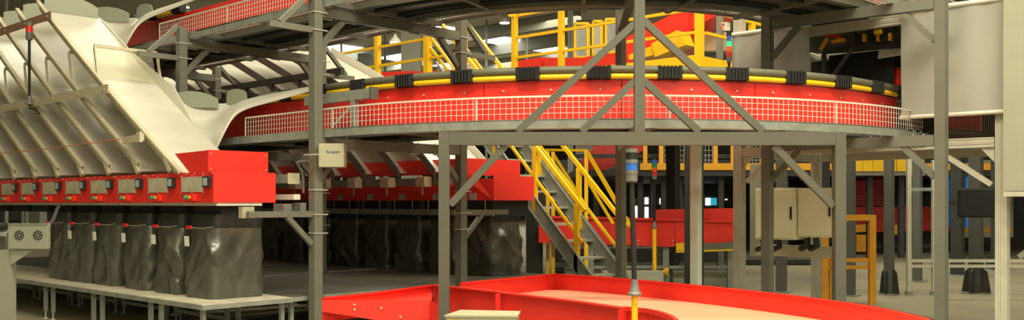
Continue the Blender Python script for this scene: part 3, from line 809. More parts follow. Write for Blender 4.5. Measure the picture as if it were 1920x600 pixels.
# chutes of the far row: convex slides, lips coloured dark for the shade on them, stacked one behind the other
FPROF = [(9.05, .40), (9.35, .66), (9.8, .97), (10.6, 1.42), (11.5, 1.88), (12.6, 2.36)]
fc = catmull([Vec((a, 0, b)) for (a, b) in FPROF], 4)
for k in range(9):
    du = P * k
    t = T('sorting_chute', 'wide cream chute behind the near portal post, ending over the stairs-end box' if k == 0 else 'white chute of the far row with lip darkened as shade, %s from the stairs' % ORD[k], 'chute', W(9.05 + du, 8.2, .4), 'sloping chutes of the far row')
    MB().sheet([[W(p.x + du, 8.20 + .95 * j / 3, p.z) for j in range(4)] for p in fc], Z * -.012).build('slide_floor', 'cream_slide', t, True)
    MB().sheet([[W(p.x + du, 8.17, p.z - .085), W(p.x + du, 8.17, p.z + .03)] for p in fc], V * .02).build('lip', 'grey_dark', t)  # dark grey here stands for shade on the lip
    MB().sheet([[W(p.x + du, 9.16, p.z - .05), W(p.x + du, 9.16, p.z + .12)] for p in fc], V * .012).build('side_wall', 'cream', t)
for k in range(2):
    t = T('steel_rail', ('upper', 'lower')[k] + ' dark steel rail carrying the far chutes between the loops', 'beam', W(9, 8.1, 1.5))
    zz, vv = ((1.86, 7.98), (1.42, 8.02))[k]
    MB().uv(10.75, 17, vv, vv + .06, zz - .09, zz).build('rail', 'steel_dark', t)
    for kk in range(2, 10): MB().uv(9.62 + P * kk, 9.66 + P * kk, vv + .01, vv + .05, zz - .2, zz - .09).build('rail_bracket', 'steel_dark', t)

# ================================================================ NEAR RED CONVEYOR
ZR = -.75
def wall_strip(pts, h0, h1, th):
    """vertical wall along plan points (world), from ZR-h0 to ZR-h1"""
    m = MB(); n = len(pts); nr = []
    for i in range(n):
        d = (pts[min(i + 1, n - 1)] - pts[max(i - 1, 0)]); d.z = 0; d.normalize(); nr.append(Vec((-d.y, d.x, 0)))
    base = 0
    for p, nn in zip(pts, nr):
        a = Vec((p.x, p.y, EYE + ZR - h0)); b = Vec((p.x, p.y, EYE + ZR - h1))
        m.v += [a, a + nn * th, b + nn * th, b]
    for i in range(n - 1):
        for k in range(4):
            k2 = (k + 1) % 4; m.f.append((4 * i + k, 4 * i + k2, 4 * i + 4 + k2, 4 * i + 4 + k))
    m.f.append((0, 1, 2, 3)); e = 4 * (n - 1); m.f.append((e + 3, e + 2, e + 1, e)); return m
zp = lambda px, py, z=ZR: onz(px, py, z)
far_px = [(862, 529), (950, 521), (1040, 512.5), (1120, 517.5), (1200, 524), (1300, 533), (1400, 543), (1480, 552), (1560, 562), (1640, 574), (1700, 586), (1752, 600), (1790, 625), (1800, 660)]
near_px = [(815, 533), (900, 541.5), (1000, 553.5), (1090, 564), (1172, 576)]
curl_px = [(1172, 574.5), (1210, 578), (1240, 584), (1262, 593), (1272, 604), (1268, 620), (1240, 645)]
farp = catmull([zp(*p) for p in far_px], 3); nearp = [zp(*p) for p in near_px]; curlp = catmull([zp(*p) for p in curl_px], 3)
farp = [zp(*p) for p in far_px[:2]] + catmull([zp(*p) for p in far_px[2:]], 3)
t = T('red_conveyor', 'wide red trough conveyor curving under the gantry in the foreground', 'conveyor', (1.3, 7.2, 0))
wall_strip(farp, .22, 0, -.012).build('side_wall', 'red', t)
wall_strip(farp, .012, -.0, -.035).build('rim', 'red', t)
wall_strip(nearp, .34, 0, .010).build('side_wall', 'red', t)
wall_strip(nearp, .012, 0, -.04).build('rim', 'red', t)
wall_strip(curlp, .34, .0, .010).build('curled_wall', 'red', t)
wall_strip(curlp, .03, .0, -.02).build('curled_rim', 'red', t)
for px, py in ((937, 547), (1168, 576)):
    p = zp(px, py); d = (nearp[-1] - nearp[0]); d.z = 0; d.normalize(); n_ = Vec((-d.y, d.x, 0))
    if n_.y > 0: n_ = -n_
    MB().axes((p.x, p.y, EYE + ZR - .34), d * .012, n_ * .05, Z * .325).build('stiffener', 'red', t)
# belt bed between the walls
def plan_poly(pts, z, th): return MB().prism([Vec((p.x, p.y, EYE + z)) for p in pts], Z * -th)
inner_n = [p + Vec((0, .012, 0)) for p in nearp] + curlp[1:]
bed = MB(); nF = len(farp); nN = 24
def resample(pts, n):
    L = [0]
    for a, b in zip(pts[:-1], pts[1:]): L.append(L[-1] + (b - a).length)
    out = []
    for i in range(n):
        s = L[-1] * i / (n - 1); j = 0
        while j < len(L) - 2 and L[j + 1] < s: j += 1
        f = (s - L[j]) / max(1e-9, L[j + 1] - L[j]); out.append(pts[j].lerp(pts[j + 1], f))
    return out
fa = resample(farp, nN); na = resample(inner_n, nN)
rows = []
for a, b in zip(fa, na):
    d = (b - a); d.z = 0; dn = d.normalized()
    rows.append([Vec((*(a + dn * .016).xy, EYE + ZR - .165)), Vec((*(a + d * .5).xy, EYE + ZR - .165)), Vec((*(b - dn * .016).xy, EYE + ZR - .165))])
bed.sheet(rows, Z * -.02); bed.build('belt_bed', 'belt', t)
rows2 = [[r[0].lerp(r[2], .16) + Z * .012, r[0].lerp(r[2], .55) + Z * .012, r[0].lerp(r[2], .97) + Z * .012] for r in rows[5:]]
MB().sheet(rows2, Z * -.008).build('belt', 'belt', t)
p = rows[6][0].lerp(rows[6][2], .55) + Z * .013
MB().prism([p + Vec((-.09, -.02, 0)), p + Vec((.03, -.06, 0)), p + Vec((.08, .03, 0)), p + Vec((-.04, .07, 0))], Z * .002).build('printed_mark', 'white', t)
for (x, y) in ((-.2, 8.75), (.35, 7.9), (.8, 9.6), (2.2, 7.6), (.95, 6.9)):
    MB().axes((x - .03, y - .03, 0), Vec((.06, 0, 0)), Vec((0, .06, 0)), Z * (EYE + ZR - .345 if y < 8.5 and x < 1.2 else EYE + ZR - .225)).build('leg', 'galv', t)
# left wedge conveyor that joins it
t = T('red_wedge_conveyor', 'narrow red wedge-shaped conveyor pointing left beside the portal post', 'conveyor', (-.9, 8.2, 0))
fw = [zp(604, 557), zp(700, 547.5), zp(812, 532.5)]
wall_strip(fw, .20, 0, -.012).build('side_wall', 'red', t); wall_strip(fw, .012, 0, -.035).build('rim', 'red', t)
zl = -.77
nw0 = onz(604, 563, zl); nw1 = onz(806, 563.5, zl); nw2 = onz(822, 573, zl)
nwp = [nw0, nw1, nw2]
def wall_at(pts, z0, z1, th):
    m = MB()
    for a, b in zip(pts[:-1], pts[1:]):
        d = b - a; d.z = 0; nn = Vec((-d.y, d.x, 0)).normalized() * th
        m.axes((a.x, a.y, EYE + z0), Vec((b.x - a.x, b.y - a.y, 0)), nn, Z * (z1 - z0))
    return m
m = MB(); a0 = Vec((nw0.x, nw0.y, EYE + zl)); a1 = Vec((nw1.x, nw1.y, EYE + zl)); a2 = Vec((nw2.x, nw2.y, EYE + zl))
m.hexa([a0 - Z * .09, a1 - Z * .22, a1 - Z * .22 + Vec((0, .012, 0)), a0 - Z * .09 + Vec((0, .012, 0)), a0, a1, a1 + Vec((0, .012, 0)), a0 + Vec((0, .012, 0))])
m.hexa([a1 - Z * .22, a2 - Z * .24, a2 - Z * .24 + Vec((0, .012, 0)), a1 - Z * .22 + Vec((0, .012, 0)), a1, a2, a2 + Vec((0, .012, 0)), a1 + Vec((0, .012, 0))])
m.build('skirt', 'red', t)
MB().sheet([[a0 + Vec((0, .02, -.05)), Vec((fw[0].x, fw[0].y, EYE + zl - .05))], [a1 + Vec((0, .02, -.05)), Vec((fw[2].x, fw[2].y - .02, EYE + zl - .05))]], Z * -.012).build('trough_bed', 'red', t)
MB().bar(Vec((fw[2].x + .005, fw[2].y - .01, EYE + ZR)), Vec((fw[2].x + .005, fw[2].y - .01, EYE + ZR - .22)), .012, .05, up=Vec((0, 1, 0))).build('end_flange', 'red_deep', t)
m = MB()
for (px, py) in ((665, 571), (665, 580), (715, 577), (751, 594), (811, 591)):
    p = ond(px, py, nw1.y - .004); k = (px - 606) / 200.; yy = nw0.y + (nw1.y - nw0.y) * k; p = ray(px, py) * (yy - .002) + Z * EYE
    m.lathe(p, [(.009, 0), (.009, .006)], 8, Vec((0, -1, 0)))
m.build('bolts', 'galv_light', t)
MB().axes((ond(628, 0, 7.75).x, 7.72, 0), Vec((.06, 0, 0)), Vec((0, .06, 0)), Z * .42).build('leg', 'galv', t)
# cream box at the bottom edge
D = 6.3; a = ond(836, 600, D); b = ond(968, 594, D); zt = a.z + .02
t = T('floor_cabinet', 'cream box with yellow sticker at the bottom edge before the red conveyor', 'box', (a.x + .2, D, 0))
MB().prism([Vec((a.x, D, .02)), Vec((b.x, D - .03, .02)), Vec((b.x + .02, D + .22, .02)), Vec((a.x + .08, D + .3, .02))], Z * (zt - .02)).build('box_body', 'cabinet', t)
MB().prism([Vec((a.x - .01, D - .012, zt + .001)), Vec((b.x + .01, D - .042, zt + .001)), Vec((b.x + .03, D + .23, zt + .001)), Vec((a.x + .08, D + .31, zt + .001))], Z * .012).build('box_lid', 'cabinet', t)
MB().axes((a.x + .01, D - .006, zt - .10), Vec((.07, -.006, 0)), Vec((0, .003, 0)), Z * .085).build('warning_sticker', 'yellow', t)
for x in (a.x + .05, b.x - .05): MB().axes((x, D + .05, 0), Vec((.05, 0, 0)), Vec((0, .05, 0)), Z * .019).build('foot', 'galv', t)
# tall blue signal light on the conveyor edge
p = ond(1190, 548, 6.62); tp = ond(1184.5, 341, 6.62)
t = stack_light('signal_light', 'tall signal light with one blue lens on a black pole before the gantry', p, tp.z - p.z, .018, ['base', 'cap', 'blue', 'cap', 'rubber', 'cap'], .040, .048, lean=Vec((tp.x - p.x, 0, 0)))
MB().tube([(p.x, p.y, p.z - .015), (p.x, p.y, .0)], .022, 12).build('yellow_stand', 'yellow', t, True)

# ================================================================ STAIRS
VS0, VS1 = 9.86, 10.56; RISE, RUN = .229, .223
def su(n): return 8.49 + RUN * n
def sz(n): return -.513 + RISE * n
n0, n1 = -3.87, 10.9
t = T('staircase', 'grey steel staircase with yellow handrails rising left to the platform', 'stairs', W(su(n0), (VS0 + VS1) / 2, -EYE))
for v in (VS0, VS1):
    a = W(su(n0) - .06, v, sz(n0) + .03); d = U * (su(n1) - su(n0)) + Z * (sz(n1) - sz(n0))
    s = MB().hexa([a - Z * .14, a + d - Z * .14, a + d - Z * .14 + V * .012, a - Z * .14 + V * .012, a + Z * .14, a + d + Z * .14, a + d + Z * .14 + V * .012, a + Z * .14 + V * .012]).build('stringer', 'galv', t)
    m = MB()
    for zz in (-.14, .128): m.axes(a + Z * zz - V * .03, d, V * .03 if v == VS0 else V * .07, Z * .012)
    m.build('stringer_flange', 'galv', s)
for n in range(-3, 11):
    MB().uv(su(n) - .10, su(n) + .12, VS0 + .015, VS1 - .003, sz(n) - .03, sz(n)).build('tread', 'galv_light', t)
def rail(nm, a, b, w, par, mat='yellow', h=None): return MB().bar(a, b, w, h or w, up=Z).build(nm, mat, par)
for v in (VS0 + .03, VS1 - .03):
    lo = -2.0 if v < 10 else -2.9
    rail('handrail', W(su(lo) - .05, v, sz(lo) + .86), W(su(11.6), v, sz(11.6) + .86), .05, t, h=.05)
    rail('mid_rail', W(su(lo), v, sz(lo) + .45), W(su(11.3), v, sz(11.3) + .45), .035, t)
    for n in ((-1.6, 1.75, 5.2, 8.6) if v < 10 else (-2.9, .6, 4, 7.5, 11)):
        MB().uv(su(n) - .03, su(n) + .03, v - .03, v + .03, sz(n) - (.0 if n > -1 else .40), sz(n) + .87).build('rail_post', 'yellow', t)
# dim second handrail further back
t = T('stair_rail', 'dim yellow stair rail further back behind the staircase', 'handrail', W(8.2, 12.0, -EYE))
vv = 12.1
def q2(px, py): return onv(px, py, vv)
for (a, b, w) in (((1101, 285), (1182, 425), .05), ((1101, 338), (1150, 420), .035), ((1022, 281), (1101, 282), .04), ((1022, 281), (985, 330), .04), ((1035, 285), (1101, 390), .035)):
    rail('rail', q2(*a), q2(*b), w, t)
for px, py in ((1027, 281), (1037, 285), (1099, 282)):
    p = q2(px, py); MB().axes((p.x - .03, p.y - .03, 0), Vec((.06, 0, 0)), Vec((0, .06, 0)), Z * p.z).build('rail_post', 'yellow', t)

# ================================================================ PLATFORM WITH YELLOW GUARD RAILS
ZPL = 1.95
t = T('platform', 'grey raised platform behind the loops with yellow toe boards', 'platform', W(9, 13, ZPL))
MB().uv(10.9, 22, 10.65, 17.5, ZPL - .12, ZPL).build('deck', 'grey', t)
MB().uv(7.40, 10.896, 11.62, 17.5, ZPL - .12, ZPL).build('deck', 'grey', t)
MB().uv(7.40, 10.89, 11.585, 11.615, ZPL - .2, ZPL + .13).build('toe_board', 'yellow', t)
MB().uv(7.365, 7.395, 11.585, 16, ZPL - .2, ZPL + .13).build('toe_board', 'yellow', t)
for (u, v) in ((7.6, 11.9), (10.7, 11.9), (10.7, 16), (7.6, 16), (14, 11.0), (18, 11.0)):
    MB().uv(u - .1, u + .1, v - .1, v + .1, -EYE, ZPL - .121).build('column', 'steel_dark', t)
ZT, ZM, ZL = 3.10, 2.735, 2.405
t = T('guard_rail', 'yellow guard rail along the platform left of the stairhead', 'railing', W(12, 10.68, ZPL))
for z in (ZT, ZM, ZL): rail('rail', W(11.0, 10.68, z), W(18, 10.68, z), .042, t)
for px in (708, 802, 866):
    r_ = ray(px, HY); p = r_ * (10.68 / r_.dot(V)); u = p.dot(U)
    w = .045 if px != 802 else .055
    MB().uv(u - w, u + w, 10.68 - w, 10.68 + w, ZPL, ZT + .03).build('rail_post', 'yellow', t)
p = onv(805, 88, 10.68); rail('stay', p, onv(840, 132, 10.68), .04, t)
t = T('guard_rail', 'yellow guard rail along the platform edge right of the stairhead up to the corner post', 'railing', W(9, 11.6, ZPL))
for z in (ZT, ZM, ZL): rail('rail', W(7.415, 11.64, z), W(10.85, 11.64, z), .042, t)
rail('rail', W(10.9, 11.6, ZT), W(10.95, 10.72, ZT), .05, t)
for px in (965, 1052.5):
    r_ = ray(px, HY); p = r_ * (11.64 / r_.dot(V)); u = p.dot(U)
    MB().uv(u - .04, u + .04, 11.60, 11.68, ZPL, ZT + .03).build('rail_post', 'yellow', t)
for u, v in ((7.36, 11.66),): MB().uv(u - .05, u + .05, v - .05, v + .05, ZPL - .2, ZT + .05).build('corner_post', 'yellow', t)
t = T('guard_rail', 'yellow guard rail receding right from the platform corner post', 'railing', W(7.34, 13, ZPL))
for z in (ZT, ZM, ZL): rail('rail', W(7.34, 11.78, z), W(7.34, 14.4, z), .042, t)
for v in (13.1, 14.4): MB().uv(7.30, 7.38, v - .04, v + .04, ZPL, ZT + .03).build('rail_post', 'yellow', t)
# red equipment on the platform
def polyv(pts, v, th, nm, mat, par): return MB().prism([onv(x, y, v) for (x, y) in pts], V * th).build(nm, mat, par)
t = T('platform_conveyor', 'low red conveyor on the platform behind the yellow rails', 'conveyor', W(10, 12.4, ZPL))
polyv([(960, 115), (1016, 107), (1016, 128), (960, 134)], 12.4, .6, 'side_panel', 'red', t)
polyv([(1018, 108), (1090, 108), (1166, 97), (1166, 124), (1018, 128)], 12.38, .6, 'side_panel', 'red', t)
polyv([(645, 140), (760, 133), (800, 134), (900, 128), (900, 134), (645, 148)], 12.38, .4, 'side_panel', 'red', t)
t = T('incline_conveyor', 'red inclined conveyor climbing right on the platform', 'conveyor', W(8, 12.6, ZPL))
polyv([(1174, 70), (1204, 54), (1262, 26), (1292, 22), (1292, 86), (1240, 102), (1182, 112), (1174, 110)], 12.7, .5, 'side_panel', 'red', t)
polyv([(1294, 22), (1350, 18), (1345, 28), (1312, 46), (1294, 58)], 12.72, .5, 'head_panel', 'red', t)
polyv([(1314, 64), (1364, 60), (1364, 95), (1314, 95)], 12.95, .2, 'guard_board', 'tan', t)
t = T('motor_cover', 'bright yellow motor guard under the red inclined conveyor', 'motor', W(8, 12.3, ZPL))
polyv([(1221, 82), (1268, 57), (1276, 60), (1286, 84), (1228, 107)], 12.35, .25, 'guard_box', 'yellow', t)
polyv([(1178, 103), (1210, 91), (1222, 86), (1226, 103), (1206, 108), (1180, 112)], 12.40, .18, 'gear_housing', 'yellow', t)
t = T('cage_fence', 'yellow mesh cage panels standing beyond the platform', 'fence', W(11, 14.5, ZPL))
for (x0, x1, y0, y1) in ((1079, 1103, 44, 108), (1113, 1128, 40, 104), (1137, 1160, 36, 98)):
    a = onv(x0, y1, 15); b = onv(x1, y1, 15); c = onv(x1, y0, 15); d = onv(x0, y0, 15)
    for (p, q_) in ((a, b), (b, c), (c, d), (d, a)): rail('frame_bar', p, q_, .05, t)
    m = MB()
    for i in range(1, 10): m.wire(a.lerp(b, i / 10), d.lerp(c, i / 10), .008)
    for i in range(1, 18): m.wire(a.lerp(d, i / 18), b.lerp(c, i / 18), .008)
    m.build('mesh_infill', 'wire_dark', t)
    for p in (a, b): rail('leg', p, Vec((p.x, p.y, EYE + ZPL + .002)), .05, t)
t = T('control_post', 'grey post with white push-button box beside the yellow corner', 'post', onv(1347, 110, 12.6))
polyv([(1343, 30), (1351, 30), (1351, 110), (1343, 110)], 12.6, .08, 'post', 'galv', t)
b = polyv([(1353, 42), (1364, 41), (1364, 57), (1353, 57)], 12.5, .08, 'button_box', 'white', t)
MB().lathe(onv(1356.5, 46, 12.495), [(.016, 0), (.016, .02)], 10, -V).build('red_button', 'red_lens', b)
MB().lathe(onv(1354.5, 53, 12.495), [(.018, 0), (.018, .02)], 10, -V).build('orange_button', 'orange_lens', b)

# ================================================================ SCAN TUNNEL
VT = 10.15
t = T('scan_tunnel', 'cream aluminium frame of the scan tunnel at the right', 'frame', W(4.4, VT, -EYE))
def ext(u0, u1, v0, v1, z0, z1, nm='profile', par=None):
    """aluminium T-slot profile: core with raised edges"""
    o = MB().uv(u0, u1, v0, v1, z0, z1).build(nm, 'alu', par or t)
    m = MB(); g = .006
    du, dv, dz = u1 - u0, v1 - v0, z1 - z0; L = max(du, dv, dz)
    if L == dz:
        for f in (.06, .40, .60, .94):
            c = u0 + du * f; m.uv(c - .008, c + .008, v0 - g, v0 - .0005, z0, z1)
            c = v0 + dv * f; m.uv(u0 - g, u0 - .0005, c - .008, c + .008, z0, z1)
    elif L == du:
        for f in (.08, .42, .58, .92): c = z0 + dz * f; m.uv(u0, u1, v0 - g, v0 - .0005, c - .007, c + .007)
    else:
        for f in (.08, .42, .58, .92): c = z0 + dz * f; m.uv(u0 - g, u0 - .0005, v0, v1, c - .007, c + .007)
    m.build('profile_ribs', 'alu', o); return o
for u in (5.90, 2.98):
    for v in (VT + .03, 12.2):
        ext(u - .05, u + .05, v, v + .10, -EYE + .02, 2.30, 'profile_post')
        MB().uv(u - .08, u + .08, v - .02, v + .12, -EYE, -EYE + .02).build('foot_plate', 'galv', t)
for v in (VT + .03, 12.2):
    ext(3.04, 5.84, v, v + .08, .55, .65, 'profile_beam'); ext(3.04, 5.84, v, v + .08, 1.88, 1.985, 'profile_beam')
for u in (5.90, 2.98):
    ext(u - .04, u + .04, VT + .14, 12.19, .55, .65, 'profile_beam'); ext(u - .04, u + .04, VT + .14, 12.19, 1.88, 1.985, 'profile_beam')
MB().bar(W(5.80, VT + .08, .25), W(5.45, VT + .08, .54), .05, .05).build('knee_brace', 'alu', t)
MB().bar(W(3.08, VT + .08, .18), W(3.60, VT + .08, .54), .05, .05).build('knee_brace', 'alu', t)
for u in (5.835, 3.045):
    s = -1 if u > 4 else 1
    MB().prism([W(u, VT + .05, .545), W(u + s * .13, VT + .05, .545), W(u, VT + .05, .40)], V * .02).build('corner_plate', 'alu', t)
def curtain(u0, u1, label):
    t = T('curtain', label, 'curtain', W(u0, VT, .91))
    rows = []
    for i in range(9):
        z = .90 + (1.99 - .90) * i / 8
        rows.append([W(u0 + (u1 - u0) * j / 12, VT - .035 + .008 * math.sin(j * 1.7 + i * .6), z) for j in range(13)])
    MB().sheet(rows, V * .004).build('cloth', 'banner', t, True)
    MB().tube([W(u0 - .01, VT - .035, .89), W(u1 + .01, VT - .035, .89)], .022, 10).build('bottom_bar', 'cream', t, True)
    MB().tube([W(u0 - .01, VT - .035, 1.995), W(u1 + .01, VT - .035, 1.995)], .026, 10).build('top_roller', 'cream', t, True)
curtain(2.94, 3.93, 'large off-white curtain at right, behind the tall grey post')
curtain(4.95, 5.93, 'off-white curtain left of the tunnel mouth, behind the loop')
# dark equipment inside the tunnel mouth
t = T('scanner_bank', 'dark scanner heads with yellow clips inside the tunnel mouth', 'scanner', W(4.4, 10.5, 1.6))
MB().uv(3.05, 5.83, 11.95, 12.15, .67, 1.86).build('back_screen', 'black', t)
MB().uv(3.05, 5.83, 10.30, 12.15, 1.985, 1.995).build('roof_shade_plate', 'steel_dark', t)  # plate enlarged to keep overhead light off the black screens
sv = 10.45
a = onv(1556, 150, 10.62); b_ = onv(1676, 96, 10.62)
MB().uv(b_.dot(U), a.dot(U), 10.60, 10.63, 1.30, 1.70).build('black_screen', 'black', t)
MB().bar(onv(1545, 96, sv + .06), onv(1690, 84, sv + .06), .04, .07).build('scanner_rail', 'steel_dark', t)
for i, px in enumerate((1602, 1628, 1650, 1674)):
    p = onv(px, 66 - i, sv)
    h = MB().axes(p, U * -.09, V * .09, Z * -.10).build('scanner_head', 'black', t, bevel=.006)
    MB().bar(p + Z * .0 + V * .04, p + Z * .15 + U * .07 + V * .04, .025, .03).build('scanner_arm', 'steel_dark', h)
    MB().axes(p - U * .092 - V * .004, U * -.03, V * .05, Z * -.085).build('yellow_clip', 'orange', h)
p = onv(1638, 56, sv - .1); MB().axes(p, U * -.08, V * .05, Z * -.05).build('yellow_reel', 'yellow', t, bevel=.006)
MB().bar(onv(1548, 66, sv), onv(1576, 70, sv), .05, .035).build('roller', 'red', t)
MB().bar(onv(1560, 79, sv), onv(1584, 75, sv), .05, .04).build('yellow_bar', 'orange', t)
MB().bar(onv(1538, 94, sv - .05), onv(1551, 72, sv - .05), .05, .03).build('yellow_bar', 'orange', t)
MB().bar(onv(1545, 150, sv + .1), onv(1545, 98, sv + .1), .04, .05).build('hanger', 'grey_dark', t)
MB().bar(onv(1562, 142, sv), onv(1598, 92, sv), .035, .035).build('brace', 'grey_dark', t)
a = onv(1646, 110, 10.5); b = onv(1694, 102, 10.5); m = MB()
for i in range(9): m.wire(a.lerp(b, i / 8), a.lerp(b, i / 8) + Z * .13 + U * -.03, .004)
for i in range(5): m.wire(a + Z * .032 * i, b + Z * .032 * i, .004)
m.build('mesh_basket', 'wire', t)
pb = MB().axes(a + V * .02, b - a, V * .01, Z * .13).build('basket_panel', 'cream', t)
MB().prism([onv(1672, 128, 10.7), onv(1700, 126, 10.7), onv(1700, 160, 10.7), onv(1672, 160, 10.7)], V * .02).build('red_plate', 'red', t)
t = T('conveyor_end', 'orange-red conveyor end seen below the large curtain', 'conveyor', W(3.4, 11.0, .7))
polyv([(1772, 214), (1838, 214), (1838, 245), (1772, 240)], 10.9, .05, 'red_plate', 'red', t)
polyv([(1768, 243), (1866, 252), (1866, 264), (1768, 262)], 10.85, .04, 'channel', 'grey_dark', t)
m = MB()
for i in range(24): x = 1770 + i * 4; m.wire(onv(x, 212, 10.8), onv(x, 252, 10.8), .005)
m.build('mesh_guard', 'wire_dark', t)
# cream machine panel at right edge
t = T('machine_cabinet', 'tall cream machine panel at the right edge of the picture', 'cabinet', W(2.4, 10.1, .1))
MB().uv(1.9, 2.90, 9.98, 10.9, .11, 2.6).build('cabinet_body', 'cabinet_grey', t)
MB().uv(1.9, 2.90, 9.98, 10.9, .06, .105).build('bottom_channel', 'alu', t)
for (u, v) in ((2.0, 10.06), (2.0, 10.82)): MB().uv(u - .04, u + .04, v - .04, v + .04, -EYE, .055).build('leg', 'alu', t)
MB().bar(W(2.93 - .0, 10.6, -.55), W(2.2, 10.6, .05), .05, .05).build('stay', 'alu', t)
# cabinets hung in the tunnel frame
t = T('shelf_beam', 'cream beam carrying the two cabinets below the tunnel', 'beam', W(5.0, 11.2, -.55))
a = onv(1418, 470, 11.2); b = onv(1540, 470, 11.2)
MB().uv(b.dot(U) - .2, a.dot(U), 11.2, 11.3, -.68, -.54).build('beam', 'cream_rib', t)
MB().uv(a.dot(U) - .06, a.dot(U) + .12, 11.25, 11.35, -.70, .5).build('upright', 'panel_grey', t)
t = T('control_cabinet', 'cream wall cabinet below the tunnel, left of the pair', 'cabinet', onv(1455, 450, 11.0))
def cab(px0, px1, py0, py1, v, th):
    a = onv(px0, py1, v); b = onv(px1, py0, v)
    MB().uv(b.dot(U), a.dot(U), v, v + th, a.z - EYE, b.z - EYE).build('cabinet_body', 'cabinet_light', t, bevel=.006)
    MB().uv(b.dot(U) + .015, a.dot(U) - .015, v - .014, v - .001, a.z - EYE + .02, b.z - EYE - .02).build('cabinet_door', 'cabinet_light', t, bevel=.004)
    MB().uv(b.dot(U) + .03, b.dot(U) + .05, v - .03, v - .015, a.z - EYE + .25, a.z - EYE + .4).build('door_handle', 'black', t)
cab(1416, 1490, 352, 448, 10.75, .35)
for px in (1430, 1460): MB().tube([onv(px, 449, 10.85), onv(px + 2, 462, 10.85), onv(px - 10, 468, 10.95)], .035, 8).build('cable_loop', 'rubber', t, True)
t = T('control_cabinet', 'cream wall cabinet below the tunnel, right of the pair behind the yellow gate', 'cabinet', onv(1530, 445, 11.0))
cab(1495, 1563, 352, 444, 10.8, .35)
for px in (1512, 1530): MB().tube([onv(px, 446, 10.9), onv(px + 2, 460, 10.9), onv(px - 10, 466, 11.0)], .04, 8).build('cable_loop', 'rubber', t, True)
# signal light at the tunnel
p = onv(1367, 135, 10.0); 
stack_light('signal_light', 'four-colour signal light with lit green lens beside the tunnel curtain', p, onv(1367, 118, 10.0).z - p.z, .016, ['base', 'red_lens', 'orange_lens', 'green_lit', 'blue', 'rubber'], .028, .062, cone=False)
MB().tube([p, (p.x, p.y, EYE + 1.18), W(5.93, VT + .06, 1.18)], .016, 8).build('bracket_arm', 'black', bpy.data.objects[STK[-1]], True)

# ================================================================ RIGHT-HAND FLOOR
t = T('safety_gate', 'orange-yellow tubular safety gate standing on the floor at right', 'gate', ond(1590, HY, 13.2) * 1.0 - Z * EYE)
D = 13.2; g = lambda px, py: ond(px, py, D)
def gbar(x0, y0, x1, y1, w, nm): MB().bar(g(x0, y0), g(x1, y1), w, w, up=Vec((0, 1, 0))).build(nm, 'orange', t)
fz = HY + FP * EYE / D
gbar(1546, 403, 1546, fz, .085, 'post'); gbar(1635, 403, 1635, fz, .085, 'post'); gbar(1552, 408, 1629, 408, .08, 'top_rail')
gbar(1552, 488, 1629, 488, .05, 'mid_rail'); gbar(1552, 501, 1629, 501, .05, 'mid_rail'); gbar(1558.5, 478, 1558.5, fz, .05, 'post')
gbar(1552, 489, 1560, 484, .05, 'latch')
mk('post_dark', (.06, .06, .056), .5, var=.15)
def steel_post(px, d, w, top, label, mat='post_blue', gusset=True):
    p = ond(px, HY, d); t = T('steel_post', label, 'post', (p.x, d, 0))
    MB().uv(p.dot(U) - w / 2, p.dot(U) + w / 2, p.dot(V) - w / 2, p.dot(V) + w / 2, -EYE + .02, top).build('post', mat, t)
    MB().uv(p.dot(U) - w, p.dot(U) + w, p.dot(V) - w, p.dot(V) + w, -EYE, -EYE + .02).build('base_plate', 'galv', t)
    if gusset:
        for s in (-1, 1):
            o = W(p.dot(U), p.dot(V) + s * w * .5, -EYE + .02)
            MB().prism([o, o + V * s * w * .75, o + V * s * w * .45 + Z * .32, o + Z * .38], U * .02).build('base_gusset', 'steel_dark', t)
            o = W(p.dot(U) + s * w * .5, p.dot(V), -EYE + .02)
            MB().prism([o, o + U * s * w * .75, o + U * s * w * .45 + Z * .32, o + Z * .38], V * .02).build('base_gusset', 'steel_dark', t)
    return t
steel_post(1667, 14.6, .12, .98, 'grey post with splayed base brackets right of the orange gate')
steel_post(1595, 14.4, .11, .98, 'grey post directly behind the orange gate', gusset=False)
steel_post(1465, 15.0, .13, .98, 'grey post standing behind the left cream cabinet', 'post_blue', False)
steel_post(1830, 14.8, .17, .98, 'dark wide post with splayed base under the black panel', 'post_dark')
steel_post(1720, 17, .13, .98, 'grey post behind the aluminium fence', 'post_blue', False)
steel_post(1795, 18.5, .2, 1.2, 'black post left of the blue tarpaulin strip', 'steel_dark', False)
steel_post(1870, 20, .2, 1.2, 'black post behind the right aluminium upright', 'steel_dark')
t = T('black_panel', 'black rounded equipment panel in front of the dark post', 'panel', ond(1838, 408, 13.2))
D = 13.4; a = ond(1797, 408, D); b = ond(1879, 352, D)
MB().axes((a.x, D, a.z), Vec((b.x - a.x, 0, 0)), Vec((0, .07, 0)), Z * (b.z - a.z)).build('panel_body', 'black', t, bevel=.03)
MB().axes((b.x - .09, D + .02, b.z + .001), Vec((.07, 0, 0)), Vec((0, .04, 0)), Z * .02).build('lug', 'steel_dark', t)
MB().bar((ond(1838, 0, D).x, D + .08, a.z + .2), (ond(1838, 0, D).x, D + 1.3, a.z + .2), .06, .06).build('bracket', 'steel_dark', t)
